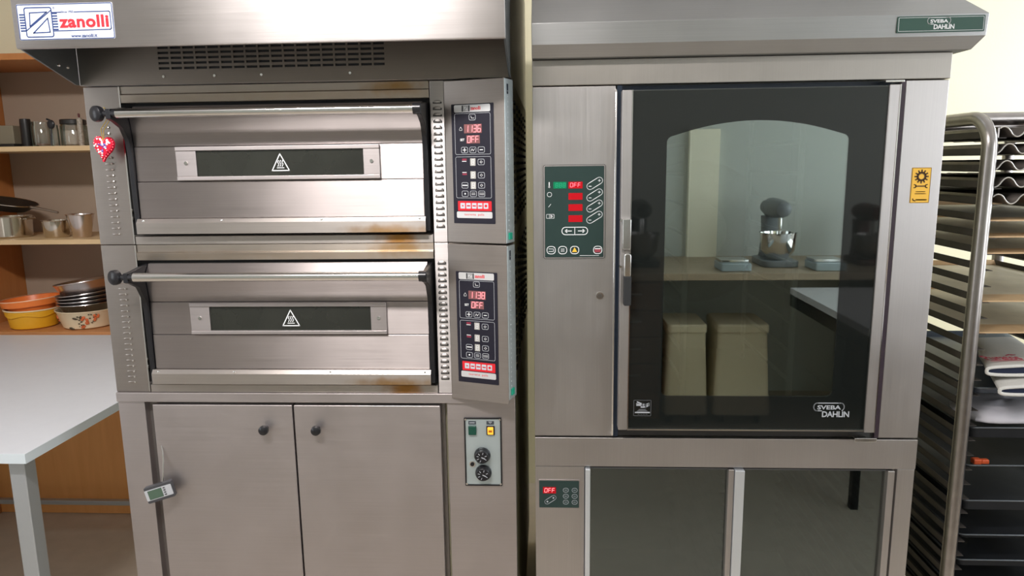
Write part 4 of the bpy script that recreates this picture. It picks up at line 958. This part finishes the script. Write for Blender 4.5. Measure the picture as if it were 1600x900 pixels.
# oven mitts on the blue-grey tray
ZM = RZ(16)-.0138+.0185
CLOTH = mat('mitt_cotton', (.66,.64,.60), .9, bump=.5, bscale=160, vary=.06, vscale=12); LINING = mat('mitt_navy', (.012,.018,.045), .9); GREYP = mat('mitt_grey', (.24,.28,.31), .6, bump=.4, bscale=140)
def mitt(name, c0, c1, w0, w1, zb, th, label, patch=True):
    """flat padded mitt from its mouth at c0 (left, right corners' centre) to its tip at c1"""
    t = thing(name, ((c0[0]+c1[0])/2, (c0[1]+c1[1])/2, zb), label, 'oven mitt', 'white oven mitts on the rack')
    d = Vector((c1[0]-c0[0], c1[1]-c0[1])); s0 = Vector((1, .06)); n_ = 40
    def ring(f, grow=0, lift=0):
        p = Vector(c0)+d*f; w = (w0+(w1-w0)*f)*(1 if f < .85 else math.sqrt(max(.02, 1-((f-.85)/.15)**2)))/2+grow
        h = th*(1 if f < .1 else 1-.35*f)/2*(1 if f < .9 else .7)+grow*.6
        out = []
        for k in range(n_):
            a_ = 2*PI*k/n_; cx_, sz = math.cos(a_), math.sin(a_)
            ex = abs(cx_)**.9*(1 if cx_ > 0 else -1); ez = abs(sz)**.5*(1 if sz > 0 else -1)
            out.append((p.x+s0.x*w*ex, p.y+s0.y*w*ex, zb+th/2+h*ez+lift+.0010*math.sin(9*f+3*ex)*(1 if sz > 0 else 0)))
        return out
    fs = [0, .06, .15, .3, .45, .6]; g = [.62, .72, .8, .88, .94, .975, 1]
    obj('cotton_body', MB().loft([ring(f) for f in fs+([] if patch else g)], True, not patch), CLOTH, t, smooth=60)
    if patch: obj('heat_patch', MB().loft([ring(f) for f in [.6]+g], True, True), GREYP, t, smooth=60, label='grey heatproof patch')
    hem = ring(.0); obj('hem', MB().tube(hem+[hem[0]], .0042, 8, False), CLOTH, t)
    obj('lining', MB().loft([[((x+t_*(Vector(c0).x-x)), (y+t_*(Vector(c0).y-y)), z+t_*(zb+th/2-z)) for x, y, z in ring(.004+q_)] for t_, q_ in ((.03, 0), (.25, .03), (.7, .06))], True, True), LINING, t, label='navy lining in the open cuff')
    return t, ring
m1, rg = mitt('oven_mitt', (1.162, 1.705), (1.345, 2.25), .180, .085, ZM, .022, 'white oven mitt with red lettering, lower one of the pair')
m2, rg2 = mitt('oven_mitt', (1.162, 1.762), (1.350, 2.27), .180, .080, ZM+.0315, .024, 'white oven mitt with red lettering and grey patch, upper one of the pair')
TM = Matrix.Translation((1.093, 1.795, ZM+.0568)) @ Matrix.Rotation(.06, 4, 'Z')
tx = MB(TM).text('Puratos', .012, .012, .092, .040, 0, .02, 1.0, .05)
tx.stroke([(.014, .003), (.060, .006), (.112, .003)], .0035, 0, .0004); tx.stroke([(.085, .052), (.098, .060), (.110, .056), (.100, .055)], .004, 0, .0004)
obj('red_lettering', tx, mat('mitt_red', (.55,.05,.09), .8), m2)
# folded cloth on the deep tray
ZC = RZ(19)-.0138+.026
def cloth(name, poly, zb, hgt, label, m, seed):
    rnd = random.Random(seed); cx_ = sum(p[0] for p in poly)/len(poly); cy_ = sum(p[1] for p in poly)/len(poly)
    n_ = len(poly); rings = []
    for s, h in ((.99, 0), (1, .2), (.985, .55), (.90, .8), (.7, .97), (.4, 1.0), (.1, 1.02)):
        rings.append([(cx_+(p[0]-cx_)*s, cy_+(p[1]-cy_)*s, zb+hgt*h*(1+.25*math.sin(i*1.7+seed)+.12*rnd.random() if h > .3 else 1)) for i, p in enumerate(poly)])
    mb = MB().loft(rings)
    return solo(name, mb, m, (cx_, cy_, zb), label, 'cloth', smooth=70, sub=1)
pl_ = [(1.065, 1.768), (1.12, 1.764), (1.20, 1.766), (1.30, 1.775), (1.36, 1.85), (1.34, 1.98), (1.25, 2.02), (1.15, 1.99), (1.08, 1.93), (1.050, 1.85)]
cloth('folded_cloth', pl_, ZC+.0085, .034, 'folded pale blue and pink cloth lying in the deep black tray', mat('cloth_pale', (.58,.56,.60), .9, vary=.22, vscale=9, bump=.5, bscale=60), 3)
t = solo('red_scraper', MB().box(1.078, 1.098, 1.778, 1.796, RZ(21)-.0115, RZ(21)+.0030).box(1.098, 1.118, 1.780, 1.794, RZ(21)-.0110, RZ(21)+.0010), mat('scraper_red', (.62,.10,.03), .4), (1.11, 1.79, RZ(21)-.0115), 'small orange-red tool handle lying on the tray below the cloth', 'tool', bevel=.003)

# ------------------------------------------------------------------ behind the photographer: what the oven glass mirrors
WALN = wood('drawer_walnut', (.17,.085,.045), (.23,.12,.065), (2, 14, 14)); CTOP = wood('counter_top', (.36,.27,.18), (.44,.34,.23), (1.2, 10, 10), .35)
ct = thing('counter', (1.4, -1.1, 0), 'brown counter with drawers along the wall, mirrored in the oven door', 'counter')
obj('worktop', MB().box(.30, 2.70, YF+.002, -.70, .885, .925), CTOP, ct, bevel=.003)
obj('drawer_cabinet', MB().box(.33, .64, YF+.05, -.73, .06, .884), WALN, ct)
for k in range(4):
    f_ = obj('drawer', MB().box(.335, .635, -.7295, -.712, .245+k*.158, .395+k*.158), WALN, ct, bevel=.002)
    obj('drawer_handle', MB().tube([(.455, -.712, .335+k*.158), (.455, -.690, .335+k*.158), (.520, -.690, .335+k*.158), (.520, -.712, .335+k*.158)], .004, 8), CHROME, f_)
obj('side_panel', MB().box(1.95, 2.69, YF+.05, -.74, .05, .884), mat('cupboard_brown', (.20,.13,.085), .5), ct)
def mixer(x, y, z, s, m, label, bowl_m):
    t = thing('stand_mixer', (x, y, z), label, 'mixer', 'stand mixers on the counter')
    obj('base', MB().plate(-.10*s, -.15*s, .10*s, .17*s, .05*s, 0, .035*s) if False else MB(Matrix.Translation((x, y, z))).plate(-.10*s, -.13*s, .10*s, .17*s, .05*s, 0, .035*s), m, t, bevel=.006)
    obj('column', MB().loft([rrr(x, y-.09*s, .055*s, .045*s, z+.036*s), rrr(x, y-.09*s, .045*s, .040*s, z+.15*s), rrr(x, y-.09*s, .05*s, .045*s, z+.27*s)]), m, t)
    obj('head', MB().loft([rrv(x, y+q*s, z+.32*s, a_*s, b2*s) for q, a_, b2 in ((-.15, .02, .02), (-.14, .05, .045), (-.06, .062, .058), (.08, .058, .052), (.15, .04, .040), (.165, .015, .015))]), m, t)
    obj('bowl', MB().lathe((x, y+.07*s, z+.037*s), [(0, 0), (.05*s, 0), (.09*s, .05*s), (.102*s, .15*s), (.106*s, .152*s), (.098*s, .15*s), (.085*s, .055*s), (0, .008)], 32), bowl_m, t)
    obj('beater', MB().tube([(x, y+.08*s, z+.275*s), (x, y+.08*s, z+.12*s)], .012*s, 10), CHROME, t)
def rrr(x, y, a_, b2, z): return [(x+p, y+q, z) for p, q in rr(-a_, -b2, a_, b2, min(a_, b2)*.6)]
def rrv(x, y, z, a_, b2): return [(x+a_*math.cos(k*PI/10), y, z+b2*math.sin(k*PI/10)) for k in range(20)]
mixer(1.36, -1.08, .9255, 1.05, mat('mixer_grey', (.20,.21,.22), .35), 'grey stand mixer in the middle of the counter, mirrored in the oven glass', CHROME)
mixer(.555, -1.10, .9255, 1.05, BLACK, 'black stand mixer at the left end of the counter, mirrored in the oven glass', S_rack)
mixer(1.92, -1.12, .9255, .95, mat('mixer_maroon', (.10,.02,.02), .4), 'dark red stand mixer at the right end of the counter', S_rack)
for x, lb in ((1.06, 'flat kitchen scale left of the grey mixer'), (1.585, 'flat kitchen scale right of the grey mixer')):
    t = thing('kitchen_scale', (x, -.86, .9255), lb, 'scale', 'kitchen scales on the counter')
    obj('body', MB(Matrix.Translation((x, -.86, .9255))).plate(-.085, -.09, .085, .10, .01, 0, .045), mat('scale_grey', (.36,.42,.44), .35), t, bevel=.006); obj('pan', MB(Matrix.Translation((x, -.87, .9255))).plate(-.08, -.075, .08, .07, .01, .046, .062), CHROME, t, bevel=.003)
for x, w, lb in ((.80, .26, 'cream lidded bin under the counter beside the drawers'), (1.125, .33, 'wide cream lidded bin under the counter')):
    t = thing('ingredient_bin', (x, -.96, 0), lb, 'bin', 'ingredient bins under the counter')
    cb = mat('bin_cream', (.70,.60,.42), .5)
    obj('body', MB().loft([[(x+p, -.96+q, z) for p, q in rr(-w/2*f, -.19*f, w/2*f, .19*f, .03)] for z, f in ((.07, 1.0), (.56, .86))]), cb, t); obj('lid', MB().loft([[(x+p, -.96+q, z) for p, q in rr(-w/2*f, -.19*f, w/2*f, .19*f, .03)] for z, f in ((.561, .90), (.60, .90), (.61, .86))]), cb, t, bevel=.004)
    for dx in (-w*.32, w*.32): obj('caster', MB().lathe((x+dx, -.84, .035), [(0, -.012), (.033, -.012), (.033, .012), (0, .012)], 16, Matrix.Rotation(PI/2, 3, 'Y')), BLACK, t)
t = thing('side_table', (1.75, -.15, 0), 'pale topped table with a black frame, mirrored at right of the oven door', 'table')
obj('tabletop', MB().box(1.33, 2.25, -.66, .33, .815, .850), mat('top_grey', (.50,.49,.50), .4), t, bevel=.002); obj('frame', MB().box(1.332, 2.248, -.658, .328, .750, .8145), BLACK, t)
for x, y in ((1.342, .285), (2.205, .285), (2.205, -.648), (1.80, -.648)):
    obj('leg', MB().box(x, x+.033, y, y+.033, 0, .7495), BLACK, t)

# ------------------------------------------------------------------ light, sky, camera
def area(name, loc, rot, sx, sy, power, col, spread=PI):
    l = bpy.data.lights.new(name, 'AREA'); l.shape = 'RECTANGLE'; l.size = sx; l.size_y = sy; l.energy = power; l.color = col; l.spread = spread
    o = bpy.data.objects.new(name, l); COL.objects.link(o); o.location = loc; o.rotation_euler = rot
    return o
area('daylight_and_fill', (XR+.16, (W1[0]+W1[1])/2, (W1[2]+W1[3])/2), (PI/2, 0, PI/2), W1[1]-W1[0], W1[3]-W1[2], P_FILL_R, (.93, .96, 1))  # fill through the added right-hand window
area('daylight_and_fill', (XR+.16, (W2[0]+W2[1])/2, (W2[2]+W2[3])/2), (PI/2, 0, PI/2), W2[1]-W2[0], W2[3]-W2[2], P_SIDE, (.90, .96, 1))
area('daylight_and_fill', (XL-.16, (W3[0]+W3[1])/2, (W3[2]+W3[3])/2), (PI/2, 0, -PI/2), W3[1]-W3[0], W3[3]-W3[2], P_FILL_L, (.95, .97, 1))  # fill through the added left-hand window
# long lamp on the ceiling, its reflector turned towards the deck ovens
LX, LY, LZ = -.75, .25, 2.72
lm = thing('ceiling_lamp', (LX, LY, LZ), 'long ceiling lamp in front of the deck ovens', 'lamp')
TL = Matrix.Translation((LX, LY, LZ)) @ Matrix.Rotation(math.radians(52), 4, 'X')      # local -z is where it shines
obj('housing', MB(TL).box(-.47, .47, -.085, .085, .012, .070).box(-.47, .47, -.085, -.078, -.004, .012).box(-.47, .47, .078, .085, -.004, .012), WF, lm)
obj('bracket', MB().box(LX-.30, LX-.27, LY-.012, LY+.012, LZ+.03, H-.001).box(LX+.27, LX+.30, LY-.012, LY+.012, LZ+.03, H-.001), WF, lm)
area('lamp_tube', TL @ Vector((0, 0, .002)), (math.radians(52), 0, 0), .90, .14, P_LAMP, (1, .95, .93), math.radians(110))
w = bpy.data.worlds.new('World'); scene.world = w; w.use_nodes = True
bg = w.node_tree.nodes['Background']; bg.inputs['Color'].default_value = (.80, .90, 1, 1); bg.inputs['Strength'].default_value = 1.0

cam = bpy.data.cameras.new('Camera'); co = bpy.data.objects.new('Camera', cam); COL.objects.link(co)
cam.sensor_width = 36; cam.lens = 1120/1600*36; cam.sensor_fit = 'HORIZONTAL'; cam.clip_start = .01
r_ = Vector((0.99863506, 0.05063626, -0.01280559)); u_ = Vector((0.00388035, 0.17257037, 0.98498955)); f_ = Vector((-0.05208605, 0.98369479, -0.17213834))
M = Matrix((r_, u_, -f_)).transposed().to_4x4(); M.translation = (0, 0, 1.55); co.matrix_world = M
scene.camera = co
scene.view_settings.view_transform = 'Standard'; scene.view_settings.look = 'None'; scene.view_settings.gamma = 1; scene.view_settings.use_curve_mapping = False
scene.view_settings.exposure = EXPO
scene.cycles.max_bounces = 10; scene.cycles.diffuse_bounces = 5; scene.cycles.glossy_bounces = 6; scene.cycles.transparent_max_bounces = 16
scene.cycles.sample_clamp_indirect = 6; scene.cycles.use_denoising = True
